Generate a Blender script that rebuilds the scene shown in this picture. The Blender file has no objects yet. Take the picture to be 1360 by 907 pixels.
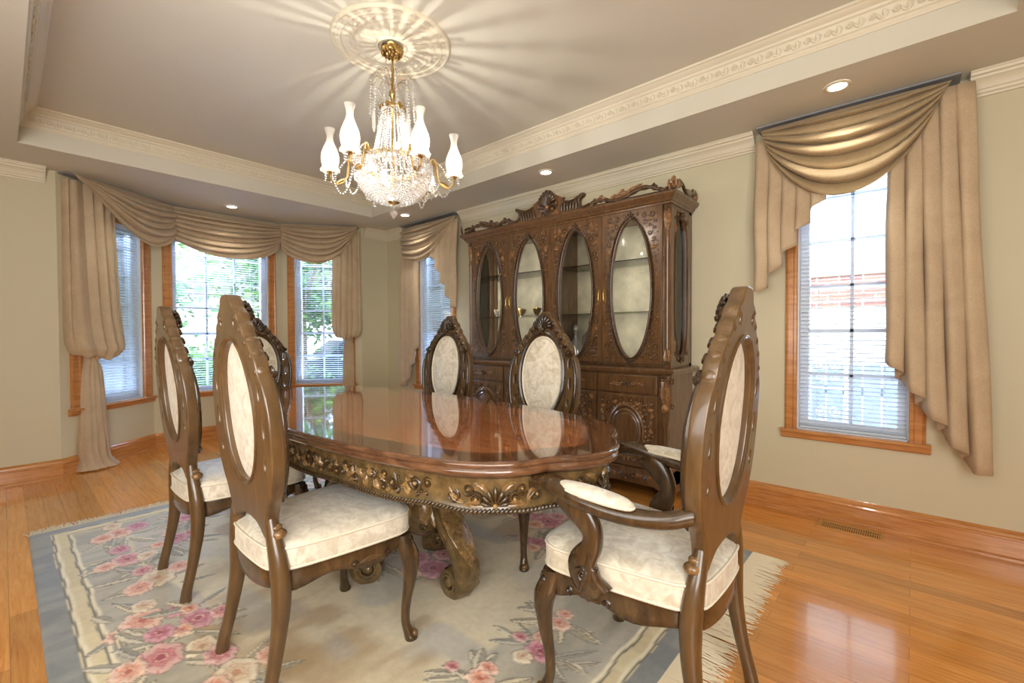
import bpy, math, random
import numpy as np
from math import sin, cos, pi, radians, sqrt, atan2, hypot
from mathutils import Vector, Matrix
random.seed(7)
SC = bpy.context.scene
COL = SC.collection
TAU = 2*pi

# ---------------------------------------------------------------- mesh builder
def fr(t, up=(0,0,1)):
    t = Vector(t).normalized(); u = Vector(up)
    if abs(t.dot(u)) > .95: u = Vector((1,0,0)) if abs(t.x) < .9 else Vector((0,1,0))
    a = t.cross(u).normalized(); b = a.cross(t).normalized()
    return a, b

class MB:
    def __init__(s): s.v=[]; s.f=[]; s.m=[]; s.mi=0
    def add(s, vs, fs):
        o=len(s.v); s.v.extend(tuple(x) for x in vs)
        for f in fs: s.f.append(tuple(i+o for i in f)); s.m.append(s.mi)
    def box(s, x0,x1,y0,y1,z0,z1, M=None):
        vs=[(x,y,z) for z in (z0,z1) for y in (y0,y1) for x in (x0,x1)]
        if M: vs=[M(*p) for p in vs]
        s.add(vs, [(0,2,3,1),(4,5,7,6),(0,1,5,4),(2,6,7,3),(0,4,6,2),(1,3,7,5)])
    def rings(s, R, closed=True, cap=True):
        n=len(R[0]); vs=[p for r in R for p in r]; fs=[]
        for i in range(len(R)-1):
            for j in range(n if closed else n-1):
                k=(j+1)%n; fs.append((i*n+j, i*n+k, (i+1)*n+k, (i+1)*n+j))
        if cap and closed:
            fs.append(tuple(range(n-1,-1,-1))); b=(len(R)-1)*n; fs.append(tuple(b+j for j in range(n)))
        s.add(vs, fs)
    def grid(s, P, closeu=False):
        s.rings(P, closed=closeu, cap=False)
    def tube(s, pts, r, n=6, cap=True, flat=1.0, up=(0,0,1)):
        pts=[Vector(p) for p in pts]; m=len(pts)
        if not hasattr(r,'__len__'): r=[r]*m
        R=[]; pa=None
        for i,p in enumerate(pts):
            t=(pts[min(i+1,m-1)]-pts[max(i-1,0)])
            if t.length<1e-9: t=Vector((0,0,1))
            t.normalize()
            if pa is None: a,b=fr(t,up)
            else:
                a=(pa-t*pa.dot(t))
                if a.length<1e-6: a,b=fr(t,up)
                a=a.normalized(); b=a.cross(t).normalized()
            pa=a
            R.append([p+a*(r[i]*cos(TAU*k/n))+b*(r[i]*flat*sin(TAU*k/n)) for k in range(n)])
        s.rings(R,True,cap)
    def lathe(s, prof, c=(0,0,0), n=24, M=None, cap=True):
        R=[]
        for r,z in prof:
            ring=[(c[0]+r*cos(TAU*k/n), c[1]+r*sin(TAU*k/n), c[2]+z) for k in range(n)]
            R.append([M(*p) for p in ring] if M else ring)
        s.rings(R,True,cap)
    def ell(s, c, rx, ry, rz, nu=8, nv=5, M=None):
        R=[]
        for i in range(nv+1):
            t=-pi/2+pi*i/nv; q=max(cos(t),.02)
            ring=[(c[0]+rx*q*cos(TAU*k/nu), c[1]+ry*q*sin(TAU*k/nu), c[2]+rz*sin(t)) for k in range(nu)]
            R.append([M(*p) for p in ring] if M else ring)
        s.rings(R,True,True)
    def octa(s, c, r, rz=None):
        rz=rz or r; x,y,z=c
        s.add([(x,y,z-rz),(x+r,y,z),(x,y+r,z),(x-r,y,z),(x,y-r,z),(x,y,z+rz)],
              [(0,2,1),(0,3,2),(0,4,3),(0,1,4),(5,1,2),(5,2,3),(5,3,4),(5,4,1)])
    def ico(s, c, r):
        x,y,z=c
        vs=[]
        for i in range(1,4):
            t=pi*i/4; n=6
            vs+= [(x+r*sin(t)*cos(TAU*(k+.5*(i%2))/n), y+r*sin(t)*sin(TAU*(k+.5*(i%2))/n), z-r*cos(t)) for k in range(n)]
        vs+=[(x,y,z-r),(x,y,z+r)]
        fs=[]
        for i in range(2):
            for k in range(6): fs.append((i*6+k,i*6+(k+1)%6,(i+1)*6+(k+1)%6,(i+1)*6+k))
        for k in range(6): fs.append((18,(k+1)%6,k)); fs.append((19,12+k,12+(k+1)%6))
        s.add(vs,fs)
    def build(s, name, mat, parent=None, smooth=True, loc=None, angle=40, mods=None):
        me=bpy.data.meshes.new(name); me.from_pydata(s.v,[],s.f)
        mats = mat if isinstance(mat,(list,tuple)) else [mat]
        for x in mats: me.materials.append(x)
        if len(mats)>1: me.polygons.foreach_set('material_index', s.m)
        me.validate(); me.update()
        if smooth:
            me.polygons.foreach_set('use_smooth',[True]*len(me.polygons))
            try: me.set_sharp_from_angle(angle=radians(angle))
            except Exception: pass
        o=bpy.data.objects.new(name, me); COL.objects.link(o)
        if parent is not None: o.parent=parent
        if loc: o.location=loc
        return o

def recalc(o):
    import bmesh
    bm=bmesh.new(); bm.from_mesh(o.data); bmesh.ops.recalc_face_normals(bm,faces=bm.faces); bm.to_mesh(o.data); bm.free()
    return o

def tag(o, label, cat, group=None, kind=None):
    if label: o['label']=label
    if cat: o['category']=cat
    if group: o['group']=group
    if kind: o['kind']=kind
    return o
def empty(name, label, cat, loc=(0,0,0), rz=0, group=None):
    o=bpy.data.objects.new(name,None); COL.objects.link(o); o.location=loc; o.rotation_euler=(0,0,rz)
    o.empty_display_size=.1
    return tag(o,label,cat,group)
def struct(o): o['kind']='structure'; return o
def dup(root, loc, rz, label):
    def cp(o,par):
        c=o.copy(); COL.objects.link(c)
        if par is not None: c.parent=par
        for ch in KIDS.get(o.name,[]): KIDS.setdefault(c.name,[]).append(cp(ch,c))
        return c
    r=cp(root,None); r.location=loc; r.rotation_euler=(0,0,rz); r['label']=label
    return r
KIDS={}
def index_kids():
    KIDS.clear()
    for o in COL.objects:
        if o.parent: KIDS.setdefault(o.parent.name,[]).append(o)

# flat shape with holes -> (verts(u,v,w), faces) through a filled 2D curve
def plate(outer, holes, thick, bevel=0.0, res=1):
    cu=bpy.data.curves.new('t','CURVE'); cu.dimensions='2D'; cu.fill_mode='BOTH'
    cu.extrude=max(thick/2-bevel,0.0001); cu.bevel_depth=bevel; cu.bevel_resolution=res
    for loop in [outer]+holes:
        sp=cu.splines.new('POLY'); sp.points.add(len(loop)-1)
        for i,(a,b) in enumerate(loop): sp.points[i].co=(a,b,0,1)
        sp.use_cyclic_u=True
    o=bpy.data.objects.new('t',cu); COL.objects.link(o)
    dg=bpy.context.evaluated_depsgraph_get(); dg.update()
    me=bpy.data.meshes.new_from_object(o.evaluated_get(dg))
    vs=[tuple(v.co) for v in me.vertices]; fs=[tuple(p.vertices) for p in me.polygons]
    bpy.data.objects.remove(o); bpy.data.meshes.remove(me); bpy.data.curves.remove(cu)
    return vs,fs
def ellipse(cx,cy,rx,ry,n=40,p=2.0,ph=0):
    out=[]
    for k in range(n):
        t=TAU*k/n+ph; c,s_=cos(t),sin(t)
        out.append((cx+rx*math.copysign(abs(c)**(2/p),c), cy+ry*math.copysign(abs(s_)**(2/p),s_)))
    return out
def cr(pts, n=6, closed=False):
    P=[Vector(p) for p in pts]; m=len(P); out=[]
    rng=range(m if closed else m-1)
    for i in rng:
        if closed: p0,p1,p2,p3=P[(i-1)%m],P[i],P[(i+1)%m],P[(i+2)%m]
        else: p0,p1,p2,p3=P[max(i-1,0)],P[i],P[i+1],P[min(i+2,m-1)]
        for k in range(n):
            t=k/n
            out.append(.5*((2*p1)+(p2-p0)*t+(2*p0-5*p1+4*p2-p3)*t*t+(3*p1-p0-3*p2+p3)*t**3))
    if not closed: out.append(P[-1])
    return out
def lerp(a,b,t): return a+(b-a)*t
def interp(x, xs, ys):
    if x<=xs[0]: return ys[0]
    for i in range(1,len(xs)):
        if x<=xs[i]: return lerp(ys[i-1],ys[i],(x-xs[i-1])/(xs[i]-xs[i-1]))
    return ys[-1]
def sstep(t): t=max(0,min(1,t)); return t*t*(3-2*t)

# ---- carving helpers: everything is drawn in (u,v,h) and mapped with M to the surface
def c_tube(mb, M, pts, r, n=5):
    mb.tube([M(*p) for p in pts], r, n)
def scroll(mb, M, cx, cy, r, a0=0, turns=1.3, d=1, w=.35, tail=0, h=0, n=None):
    """spiral volute, thick outside, ending in a boss; optional tail leaving tangentially"""
    n=n or int(9*turns)+3; pts=[]; rad=[]
    for i in range(n):
        t=i/(n-1); a=a0+d*turns*TAU*t; q=r*(1-.78*t)
        pts.append((cx+q*cos(a), cy+q*sin(a), h)); rad.append(r*w*(1-.45*t))
    if tail:
        tx,ty=sin(a0)*d,-cos(a0)*d
        pre=[]; pr=[]
        for k in range(4,0,-1):
            s_=tail*k/4; pre.append((pts[0][0]+tx*s_-cos(a0)*s_*s_/tail*.45, pts[0][1]+ty*s_-sin(a0)*s_*s_/tail*.45, h)); pr.append(r*w*(1-.22*k))
        pts=pre+pts; rad=pr+rad
    c_tube(mb,M,pts,rad)
    mb.ell((cx,cy,h), r*.3,r*.3,r*w*1.3, 6,4, M)
def leaf(mb, M, p0, p1, w, bend=0, H=.008, n=7, h=0, curl=0):
    """pointed, ridged leaf from p0 to p1"""
    dx,dy=p1[0]-p0[0],p1[1]-p0[1]; L=hypot(dx,dy) or 1e-6; nx,ny=-dy/L,dx/L
    R=[]
    for i in range(n+1):
        t=i/n; b=bend*sin(pi*t); cx=p0[0]+dx*t+nx*b; cy=p0[1]+dy*t+ny*b
        ww=w*(sin(pi*min(1,(t*.92+.06)))**.8)*(1+.22*(i%2)); hh=H*sin(pi*(t*.85+.1))
        z=h+curl*t*t
        R.append([M(cx+nx*ww,cy+ny*ww,z),M(cx+nx*ww*.55,cy+ny*ww*.55,z+hh*.8),M(cx,cy,z+hh*.45 if i<n-1 else z+hh*.8),M(cx-nx*ww*.55,cy-ny*ww*.55,z+hh*.8),M(cx-nx*ww,cy-ny*ww,z)])
    mb.grid(R)
def shell(mb, M, cx, cy, r, ang=pi/2, spread=2.2, nf=7, H=.012, h=0):
    for k in range(nf):
        a=ang+spread*(k/(nf-1)-.5); rr=r*(1-.25*abs(k/(nf-1)-.5)*2)
        pts=[]; rad=[]
        for i in range(6):
            t=i/5; pts.append((cx+rr*t*cos(a),cy+rr*t*sin(a),h+H*sin(pi*.75*t))); rad.append(r*(.03+.13*t) if i<5 else r*.10)
        c_tube(mb,M,pts,rad,6)
    mb.ell((cx,cy,h+H*.3), r*.16,r*.16,H*.9,8,4,M)
def fillcarve(mb, M, inside, box, cx=None, rmax=.022, rmin=.009, tries=500, seed=0, w=.27):
    """pack a field with scrolls and leaves (mirrored about cx when given)"""
    rnd=random.Random(seed); C=[]; x0,x1,y0,y1=box
    for k in range(tries):
        r=rmax if k<tries*.25 else (lerp(rmax,rmin,.5) if k<tries*.55 else rmin)
        x,y=rnd.uniform(x0,x1),rnd.uniform(y0,y1)
        if not all(inside(x+r*.85*cos(a),y+r*.85*sin(a)) for a in (0,1.05,2.09,3.14,4.19,5.24)): continue
        if any(hypot(x-p[0],y-p[1])<(r+p[2])*.93 for p in C): continue
        C.append((x,y,r))
    for x,y,r in C:
        a0=rnd.uniform(0,TAU); d=rnd.choice((-1,1)); ty=rnd.random(); tl=rnd.uniform(.3,1.1)
        for s_ in ((1,-1) if cx is not None else (1,)):
            X=x if s_>0 else 2*cx-x; A=a0 if s_>0 else pi-a0
            if ty<.78: scroll(mb,M,X,y,r*.86,A,1.25,d*s_,w,r*tl,.001)
            else:
                leaf(mb,M,(X-r*cos(A),y-r*sin(A)),(X+r*cos(A),y+r*sin(A)),r*.5,.25*r*d*s_,r*.55,5)
                if r>rmin: leaf(mb,M,(X,y),(X+r*cos(A+1.3*d*s_),y+r*sin(A+1.3*d*s_)),r*.35,0,r*.45,4)
def rinceau(mb, M, x0, x1, y, A, r, n, seed=0, flip=1):
    """running scroll-work of n alternating volutes between x0 and x1"""
    rnd=random.Random(seed); st=(x1-x0)/n
    for i in range(n):
        s_=flip*(1 if i%2==0 else -1); cx=x0+st*(i+.5); cy=y+s_*A*.35
        scroll(mb,M,cx,cy,r*rnd.uniform(.85,1.05),a0=pi if st>0 else 0,turns=1.25,d=-s_*(1 if st>0 else -1),w=.26,tail=abs(st)*.55)
        leaf(mb,M,(cx+st*.30,cy),(cx+st*.62,cy-s_*A*.9),r*.42,bend=s_*r*.3,H=r*.5)
        leaf(mb,M,(cx,cy+s_*r*.8),(cx+st*.3,cy+s_*(r*.8+A*.35)),r*.3,bend=-s_*r*.2,H=r*.4)
def beads(mb, M, pts, r, flat=.8):
    for p in pts: mb.ell((p[0],p[1],p[2] if len(p)>2 else 0), r,r,r*flat,6,4,M)
def resample(pts, step):
    P=[Vector(p) for p in pts]; L=[0]
    for i in range(1,len(P)): L.append(L[-1]+(P[i]-P[i-1]).length)
    n=max(2,int(L[-1]/step)+1); out=[]; j=0
    for k in range(n):
        t=L[-1]*k/(n-1)
        while j<len(L)-2 and L[j+1]<t: j+=1
        out.append(P[j].lerp(P[j+1],(t-L[j])/max(L[j+1]-L[j],1e-9)))
    return out

def msweep(mb, path, prof, M, closed=False, cap=True):
    """mitred sweep: path in (a,b), prof list of (offset to the left of travel, w); point -> M(a,b,w)"""
    m=len(path); R=[]
    for i in range(m):
        p=Vector(path[i])
        if closed or 0<i<m-1:
            d0=(p-Vector(path[i-1])).normalized(); d1=(Vector(path[(i+1)%m])-p).normalized()
        elif i==0: d0=d1=(Vector(path[1])-p).normalized()
        else: d0=d1=(p-Vector(path[i-1])).normalized()
        n0=Vector((-d0.y,d0.x)); n1=Vector((-d1.y,d1.x)); nn=(n0+n1)
        nn=nn/ max(1e-6,(1+n0.dot(n1)))
        R.append([M(p.x+nn.x*o, p.y+nn.y*o, w) for o,w in prof])
    if closed: R.append(R[0])
    mb.rings(R,True,cap and not closed)

# ---------------------------------------------------------------- materials
def mat(name): 
    m=bpy.data.materials.new(name); m.use_nodes=True
    nt=m.node_tree; b=nt.nodes['Principled BSDF']; return m,nt,b
def N(nt,t,**k):
    n=nt.nodes.new(t)
    for a,v in k.items():
        if a in n.inputs.keys(): n.inputs[a].default_value=v
        else: setattr(n,a,v)
    return n
def srgb(r,g,b):
    f=lambda c:(c/255/12.92) if c/255<=.04045 else ((c/255+.055)/1.055)**2.4
    return (f(r),f(g),f(b),1)
def ramp(nt, fac, stops):
    n=nt.nodes.new('ShaderNodeValToRGB'); e=n.color_ramp.elements
    while len(e)<len(stops): e.new(.5)
    for i,(p,c) in enumerate(stops): e[i].position=p; e[i].color=c
    nt.links.new(fac,n.inputs['Fac']); return n.outputs['Color']
def coords(nt, scale=(1,1,1), kind='Object', rot=(0,0,0)):
    tc=nt.nodes.new('ShaderNodeTexCoord'); mp=nt.nodes.new('ShaderNodeMapping')
    mp.inputs['Scale'].default_value=scale; mp.inputs['Rotation'].default_value=rot
    nt.links.new(tc.outputs[kind],mp.inputs['Vector']); return mp.outputs['Vector']
def noise(nt, vec, scale, detail=3, rough=.55, dist=0):
    n=N(nt,'ShaderNodeTexNoise',Scale=scale,Detail=detail,Roughness=rough,Distortion=dist)
    nt.links.new(vec,n.inputs['Vector']); return n.outputs['Fac']
def bump(nt, b, h, strength=.2, dist=.01):
    n=N(nt,'ShaderNodeBump',Strength=strength,Distance=dist); nt.links.new(h,n.inputs['Height']); nt.links.new(n.outputs['Normal'],b.inputs['Normal'])
def mixc(nt, fac, a, b, mode='MIX'):
    n=nt.nodes.new('ShaderNodeMix'); n.data_type='RGBA'; n.blend_type=mode
    for s_,v in ((0,fac),(6,a),(7,b)):
        if hasattr(v,'links'): nt.links.new(v,n.inputs[s_])
        else: n.inputs[s_].default_value=v
    return n.outputs[2]
def simple(name, col, rough=.5, metal=0, bumpscale=0, bs=.1, var=.0, **kw):
    m,nt,b=mat(name); v=coords(nt)
    if var:
        c=ramp(nt,noise(nt,v,kw.pop('vscale',6),4),[(.3,tuple(x*(1-var) for x in col[:3])+(1,)),(.7,tuple(min(1,x*(1+var)) for x in col[:3])+(1,))]); nt.links.new(c,b.inputs['Base Color'])
    else:
        kw.pop('vscale',None); b.inputs['Base Color'].default_value=col
    b.inputs['Roughness'].default_value=rough; b.inputs['Metallic'].default_value=metal
    if bumpscale: bump(nt,b,noise(nt,v,bumpscale,3),bs,.002)
    for k,x in kw.items(): b.inputs[k.replace('_',' ')].default_value=x
    return m
def carved_wood(name, dark, mid, hi, rough=.3, grain=(6,6,1.2), coat=.5, pt=True):
    m,nt,b=mat(name); v=coords(nt,grain)
    f=noise(nt,v,6,6,.6,.4)
    c=ramp(nt,f,[(.3,dark),(.55,mid),(.78,hi)])
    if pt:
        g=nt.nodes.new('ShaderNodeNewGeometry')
        p=ramp(nt,g.outputs['Pointiness'],[(.40,(.30,.28,.26,1)),(.5,(.9,.9,.9,1)),(.60,(1.9,1.8,1.6,1))])  # paints occlusion-like shade into carved crevices, lightens raised edges as worn
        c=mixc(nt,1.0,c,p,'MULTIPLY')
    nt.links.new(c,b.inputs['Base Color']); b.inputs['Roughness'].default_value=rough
    b.inputs['Coat Weight'].default_value=coat; b.inputs['Coat Roughness'].default_value=.12
    bump(nt,b,f,.08,.002)
    return m
M_={}
def mats():
    W=M_
    W['wall']=simple('wall_paint',srgb(205,198,170),.55,bumpscale=180,bs=.05)
    W['ceil']=simple('ceiling_paint',srgb(211,207,192),.6,bumpscale=150,bs=.04)
    W['crown']=simple('crown_paint',srgb(220,212,190),.45)
    W['vinyl']=simple('white_vinyl',srgb(225,232,240),.35)
    W['slat']=simple('blind_slat',srgb(228,235,245),.4)
    m=W['slat']; nt=m.node_tree; b=nt.nodes['Principled BSDF']; tr=N(nt,'ShaderNodeBsdfTranslucent'); tr.inputs['Color'].default_value=(.86,.92,1,1); q=nt.nodes.new('ShaderNodeMixShader'); q.inputs[0].default_value=.35
    nt.links.new(b.outputs[0],q.inputs[1]); nt.links.new(tr.outputs[0],q.inputs[2]); nt.links.new(q.outputs[0],nt.nodes['Material Output'].inputs['Surface'])
    # oak trim
    m,nt,b=mat('oak_trim'); v=coords(nt,(1,1,1))
    tc=coords(nt,(3,3,3)); f=noise(nt,coords(nt,(2,2,14),'Object'),3,6,.6,.6)
    nt.links.new(ramp(nt,f,[(.3,srgb(164,104,50)),(.5,srgb(190,128,68)),(.72,srgb(206,148,88))]),b.inputs['Base Color'])
    b.inputs['Roughness'].default_value=.28; b.inputs['Coat Weight'].default_value=.5; b.inputs['Coat Roughness'].default_value=.1; W['oak']=m
    m,nt,b=mat('oak_trim_flat'); f=noise(nt,coords(nt,(2,2,26),'Object'),3,6,.6,.6)
    nt.links.new(ramp(nt,f,[(.3,srgb(168,106,52)),(.5,srgb(192,130,70)),(.72,srgb(208,150,90))]),b.inputs['Base Color'])
    b.inputs['Roughness'].default_value=.26; b.inputs['Coat Weight'].default_value=.5; b.inputs['Coat Roughness'].default_value=.1; W['oakb']=m
    # oak floor
    m,nt,b=mat('oak_floor'); v=coords(nt)
    br=N(nt,'ShaderNodeTexBrick',Scale=1.0); br.offset=.37; br.offset_frequency=2
    br.inputs['Brick Width'].default_value=1.15; br.inputs['Row Height'].default_value=.083
    br.inputs['Mortar Size'].default_value=.0009; br.inputs['Mortar Smooth'].default_value=.2
    br.inputs['Color1'].default_value=(0,0,0,1); br.inputs['Color2'].default_value=(1,1,1,1); br.inputs['Mortar'].default_value=(.5,.5,.5,1)
    nt.links.new(v,br.inputs['Vector'])
    g=noise(nt,coords(nt,(1.6,22,1)),3.0,7,.62,.8)
    base=ramp(nt,g,[(.28,srgb(198,126,54)),(.5,srgb(220,150,72)),(.75,srgb(232,170,96))])
    plank=ramp(nt,br.outputs['Color'],[(0,(.80,.78,.76,1)),(.5,(.98,.97,.95,1)),(1,(1.14,1.10,1.04,1))])
    c=mixc(nt,1.0,base,plank,'MULTIPLY'); c=mixc(nt,br.outputs['Fac'],c,srgb(160,102,52))
    nt.links.new(c,b.inputs['Base Color']); b.inputs['Roughness'].default_value=.2
    b.inputs['Coat Weight'].default_value=.55; b.inputs['Coat Roughness'].default_value=.06
    bump(nt,b,noise(nt,coords(nt,(1.2,6,1)),2.5,2),.03,.02); W['floor']=m
    # furniture woods
    W['chairwood']=carved_wood('chair_walnut',srgb(60,43,25),srgb(86,63,37),srgb(120,92,57),.27,(5,5,1.4))
    W['chairrear']=carved_wood('chair_walnut_plain',srgb(74,54,31),srgb(93,69,41),srgb(108,83,51),.3,(5,5,1.0),.5,False)
    W['walnut']=carved_wood('cabinet_walnut',srgb(80,55,34),srgb(108,77,48),srgb(134,99,64),.28,(7,7,1.3),.45,False)
    W['carve']=carved_wood('cabinet_carving',srgb(84,60,38),srgb(124,92,61),srgb(172,136,94),.3,(9,9,9),.5,True)
    W['tablewood']=carved_wood('table_apron_wood',srgb(72,58,34),srgb(104,84,52),srgb(134,110,72),.25,(4,4,4),.6,False)
    W['tablecarve']=carved_wood('table_carving',srgb(82,64,38),srgb(124,98,62),srgb(164,136,92),.27,(9,9,9),.5,True)
    W['edge']=carved_wood('table_edge',srgb(70,44,28),srgb(104,70,46),srgb(132,94,66),.14,(2,2,9),.8,False)
    # table top veneer
    m,nt,b=mat('table_top_veneer'); v=coords(nt)
    f=noise(nt,coords(nt,(1.1,16,1),rot=(0,0,radians(-14))),2.2,7,.6,.5)
    c=ramp(nt,f,[(.28,srgb(132,72,36)),(.5,srgb(168,98,54)),(.72,srgb(190,120,72))])
    f2=noise(nt,coords(nt,(1,30,1),rot=(0,0,radians(22))),1.6,4,.5,.2)
    c=mixc(nt,ramp(nt,f2,[(.57,(0,0,0,1)),(.66,(.5,.5,.5,1))]),c,srgb(206,144,94))
    sp=nt.nodes.new('ShaderNodeSeparateXYZ'); nt.links.new(v,sp.inputs[0])
    ab=N(nt,'ShaderNodeMath',operation='ABSOLUTE'); nt.links.new(sp.outputs['X'],ab.inputs[0])
    s1=N(nt,'ShaderNodeMath',operation='SUBTRACT'); nt.links.new(ab.outputs[0],s1.inputs[0]); s1.inputs[1].default_value=.46
    s2=N(nt,'ShaderNodeMath',operation='ABSOLUTE'); nt.links.new(s1.outputs[0],s2.inputs[0])
    s3=N(nt,'ShaderNodeMath',operation='LESS_THAN'); nt.links.new(s2.outputs[0],s3.inputs[0]); s3.inputs[1].default_value=.0012
    c=mixc(nt,s3.outputs[0],c,srgb(50,22,10))
    nt.links.new(c,b.inputs['Base Color']); b.inputs['Roughness'].default_value=.07; b.inputs['Coat Weight'].default_value=1.0; b.inputs['Coat Roughness'].default_value=.02; b.inputs['Coat IOR'].default_value=1.7
    W['top']=m
    m,nt,b=mat('table_top_border'); f=noise(nt,coords(nt,(3,3,3)),6,6,.6)
    nt.links.new(ramp(nt,f,[(.3,srgb(84,50,30)),(.7,srgb(114,72,44))]),b.inputs['Base Color']); b.inputs['Roughness'].default_value=.08; b.inputs['Coat Weight'].default_value=1.0; b.inputs['Coat Roughness'].default_value=.03; W['topborder']=m
    # damask upholstery
    m,nt,b=mat('damask_upholstery'); v=coords(nt)
    f=noise(nt,v,9,3,.5,1.5); f2=noise(nt,v,34,3,.5,.8)
    c=ramp(nt,f,[(.42,srgb(206,196,176)),(.5,srgb(226,218,200)),(.6,srgb(194,182,160))])
    c=mixc(nt,.3,c,ramp(nt,f2,[(.4,srgb(190,180,160)),(.6,srgb(236,230,216))]))
    nt.links.new(c,b.inputs['Base Color']); b.inputs['Roughness'].default_value=.6; b.inputs['Sheen Weight'].default_value=.4
    bump(nt,b,f2,.15,.003); W['damask']=m
    W['welt']=simple('welt_piping',srgb(224,216,196),.5)
    W['cabback']=simple('cabinet_damask_lining',srgb(206,196,168),.5,bumpscale=20,bs=.1,var=.24,vscale=8)
    # drapery
    for nm,c1,c2,sh in (('drape',srgb(204,180,146),srgb(232,213,182),.25),('silk',srgb(184,160,120),srgb(214,192,152),.2)):
        m,nt,b=mat(nm+'_fabric'); v=coords(nt)
        f=noise(nt,coords(nt,(60,60,300)),2,3,.6); f2=noise(nt,v,5,4,.5,1)
        c=ramp(nt,f,[(.35,c1),(.65,c2)])
        c=mixc(nt,.35,c,ramp(nt,f2,[(.35,c1),(.65,c2)]))
        nt.links.new(c,b.inputs['Base Color']); b.inputs['Roughness'].default_value=.6 if nm=='silk' else .75
        b.inputs['Sheen Weight'].default_value=sh; bump(nt,b,f,.1,.002)
        tr=N(nt,'ShaderNodeBsdfTranslucent'); nt.links.new(c,tr.inputs['Color']); mx=nt.nodes.new('ShaderNodeMixShader'); mx.inputs[0].default_value=.33
        nt.links.new(b.outputs[0],mx.inputs[1]); nt.links.new(tr.outputs[0],mx.inputs[2]); nt.links.new(mx.outputs[0],nt.nodes['Material Output'].inputs['Surface'])
        W[nm]=m
    W['brass']=simple('antique_brass',srgb(186,156,100),.3,1.0,bumpscale=60,bs=.2)
    W['gold']=simple('pale_gold',srgb(226,200,140),.2,1.0)
    # crystal: glossy facets plus clear pass-through
    m,nt,b=mat('crystal'); nt.nodes.remove(b)
    g=N(nt,'ShaderNodeBsdfGlossy'); g.inputs['Roughness'].default_value=.04; g.inputs['Color'].default_value=(1,1,1,1)
    t=N(nt,'ShaderNodeBsdfTransparent'); t.inputs['Color'].default_value=(.92,.93,.95,1)
    d=N(nt,'ShaderNodeBsdfTranslucent'); d.inputs['Color'].default_value=(1,.98,.95,1)
    d2=N(nt,'ShaderNodeBsdfDiffuse'); d2.inputs['Color'].default_value=(1,.98,.95,1)
    mm=[nt.nodes.new('ShaderNodeMixShader') for _ in range(3)]
    for q,(fa,x,y) in zip(mm,((.5,d,d2),(.5,None,t),(.42,None,g))):
        q.inputs[0].default_value=fa if x is not None or y is not t else .34
    nt.links.new(d.outputs[0],mm[0].inputs[1]); nt.links.new(d2.outputs[0],mm[0].inputs[2])
    nt.links.new(mm[0].outputs[0],mm[1].inputs[1]); nt.links.new(t.outputs[0],mm[1].inputs[2])
    nt.links.new(mm[1].outputs[0],mm[2].inputs[1]); nt.links.new(g.outputs[0],mm[2].inputs[2])
    nt.links.new(mm[2].outputs[0],nt.nodes['Material Output'].inputs['Surface']); W['crystal']=m
    m,nt,b=mat('frosted_shade'); b.inputs['Base Color'].default_value=(.95,.93,.9,1); b.inputs['Roughness'].default_value=.25
    tr=N(nt,'ShaderNodeBsdfTransparent'); tr.inputs['Color'].default_value=(.95,.93,.9,1)
    tl=N(nt,'ShaderNodeBsdfTranslucent'); tl.inputs['Color'].default_value=(.95,.93,.88,1)
    m1=nt.nodes.new('ShaderNodeMixShader'); m1.inputs[0].default_value=.62; nt.links.new(tl.outputs[0],m1.inputs[1]); nt.links.new(tr.outputs[0],m1.inputs[2])
    m2=nt.nodes.new('ShaderNodeMixShader'); m2.inputs[0].default_value=.78; nt.links.new(b.outputs[0],m2.inputs[1]); nt.links.new(m1.outputs[0],m2.inputs[2])
    nt.links.new(m2.outputs[0],nt.nodes['Material Output'].inputs['Surface']); W['shade']=m
    def emi(nm,col,s):
        m,nt,b=mat(nm); b.inputs['Base Color'].default_value=(1,1,1,1); b.inputs['Emission Color'].default_value=col; b.inputs['Emission Strength'].default_value=s; return m
    m,nt,b=mat('lamp_bulb'); nt.nodes.remove(b); t=N(nt,'ShaderNodeBsdfTransparent'); e_=N(nt,'ShaderNodeEmission',Strength=14.0); e_.inputs['Color'].default_value=(1,.9,.74,1)
    q=nt.nodes.new('ShaderNodeMixShader'); q.inputs[0].default_value=.4; nt.links.new(t.outputs[0],q.inputs[1]); nt.links.new(e_.outputs[0],q.inputs[2]); nt.links.new(q.outputs[0],nt.nodes['Material Output'].inputs['Surface']); W['bulb']=m
    W['pot']=emi('pot_light_lens',(1,.95,.88,1),5); W['board']=simple('grey_board',srgb(140,142,146),.5)
    # glass
    def glass(nm,tint,refl,rough=.0):
        m,nt,b=mat(nm); nt.nodes.remove(b)
        t=N(nt,'ShaderNodeBsdfTransparent'); t.inputs['Color'].default_value=tint
        g=N(nt,'ShaderNodeBsdfGlossy'); g.inputs['Roughness'].default_value=rough
        f=N(nt,'ShaderNodeFresnel'); f.inputs['IOR'].default_value=refl
        mx=nt.nodes.new('ShaderNodeMixShader'); nt.links.new(f.outputs[0],mx.inputs[0]); nt.links.new(t.outputs[0],mx.inputs[1]); nt.links.new(g.outputs[0],mx.inputs[2])
        nt.links.new(mx.outputs[0],nt.nodes['Material Output'].inputs['Surface']); return m
    W['glass']=glass('window_glass',(.93,.96,.98,1),1.45)
    W['cabglass']=glass('cabinet_glass',(.95,.96,.94,1),1.7)
    W['shelfglass']=glass('shelf_glass',(.88,.94,.90,1),1.5)
    W['fringe']=simple('rug_fringe_cotton',srgb(226,212,184),.8,bumpscale=90,bs=.3)
    W['vent']=simple('tan_metal_vent',srgb(196,148,84),.4)
    W['black']=simple('dark_slot',srgb(40,30,22),.7)
    W['gilt']=simple('gilt_porcelain',srgb(150,120,60),.3,.6)
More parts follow.
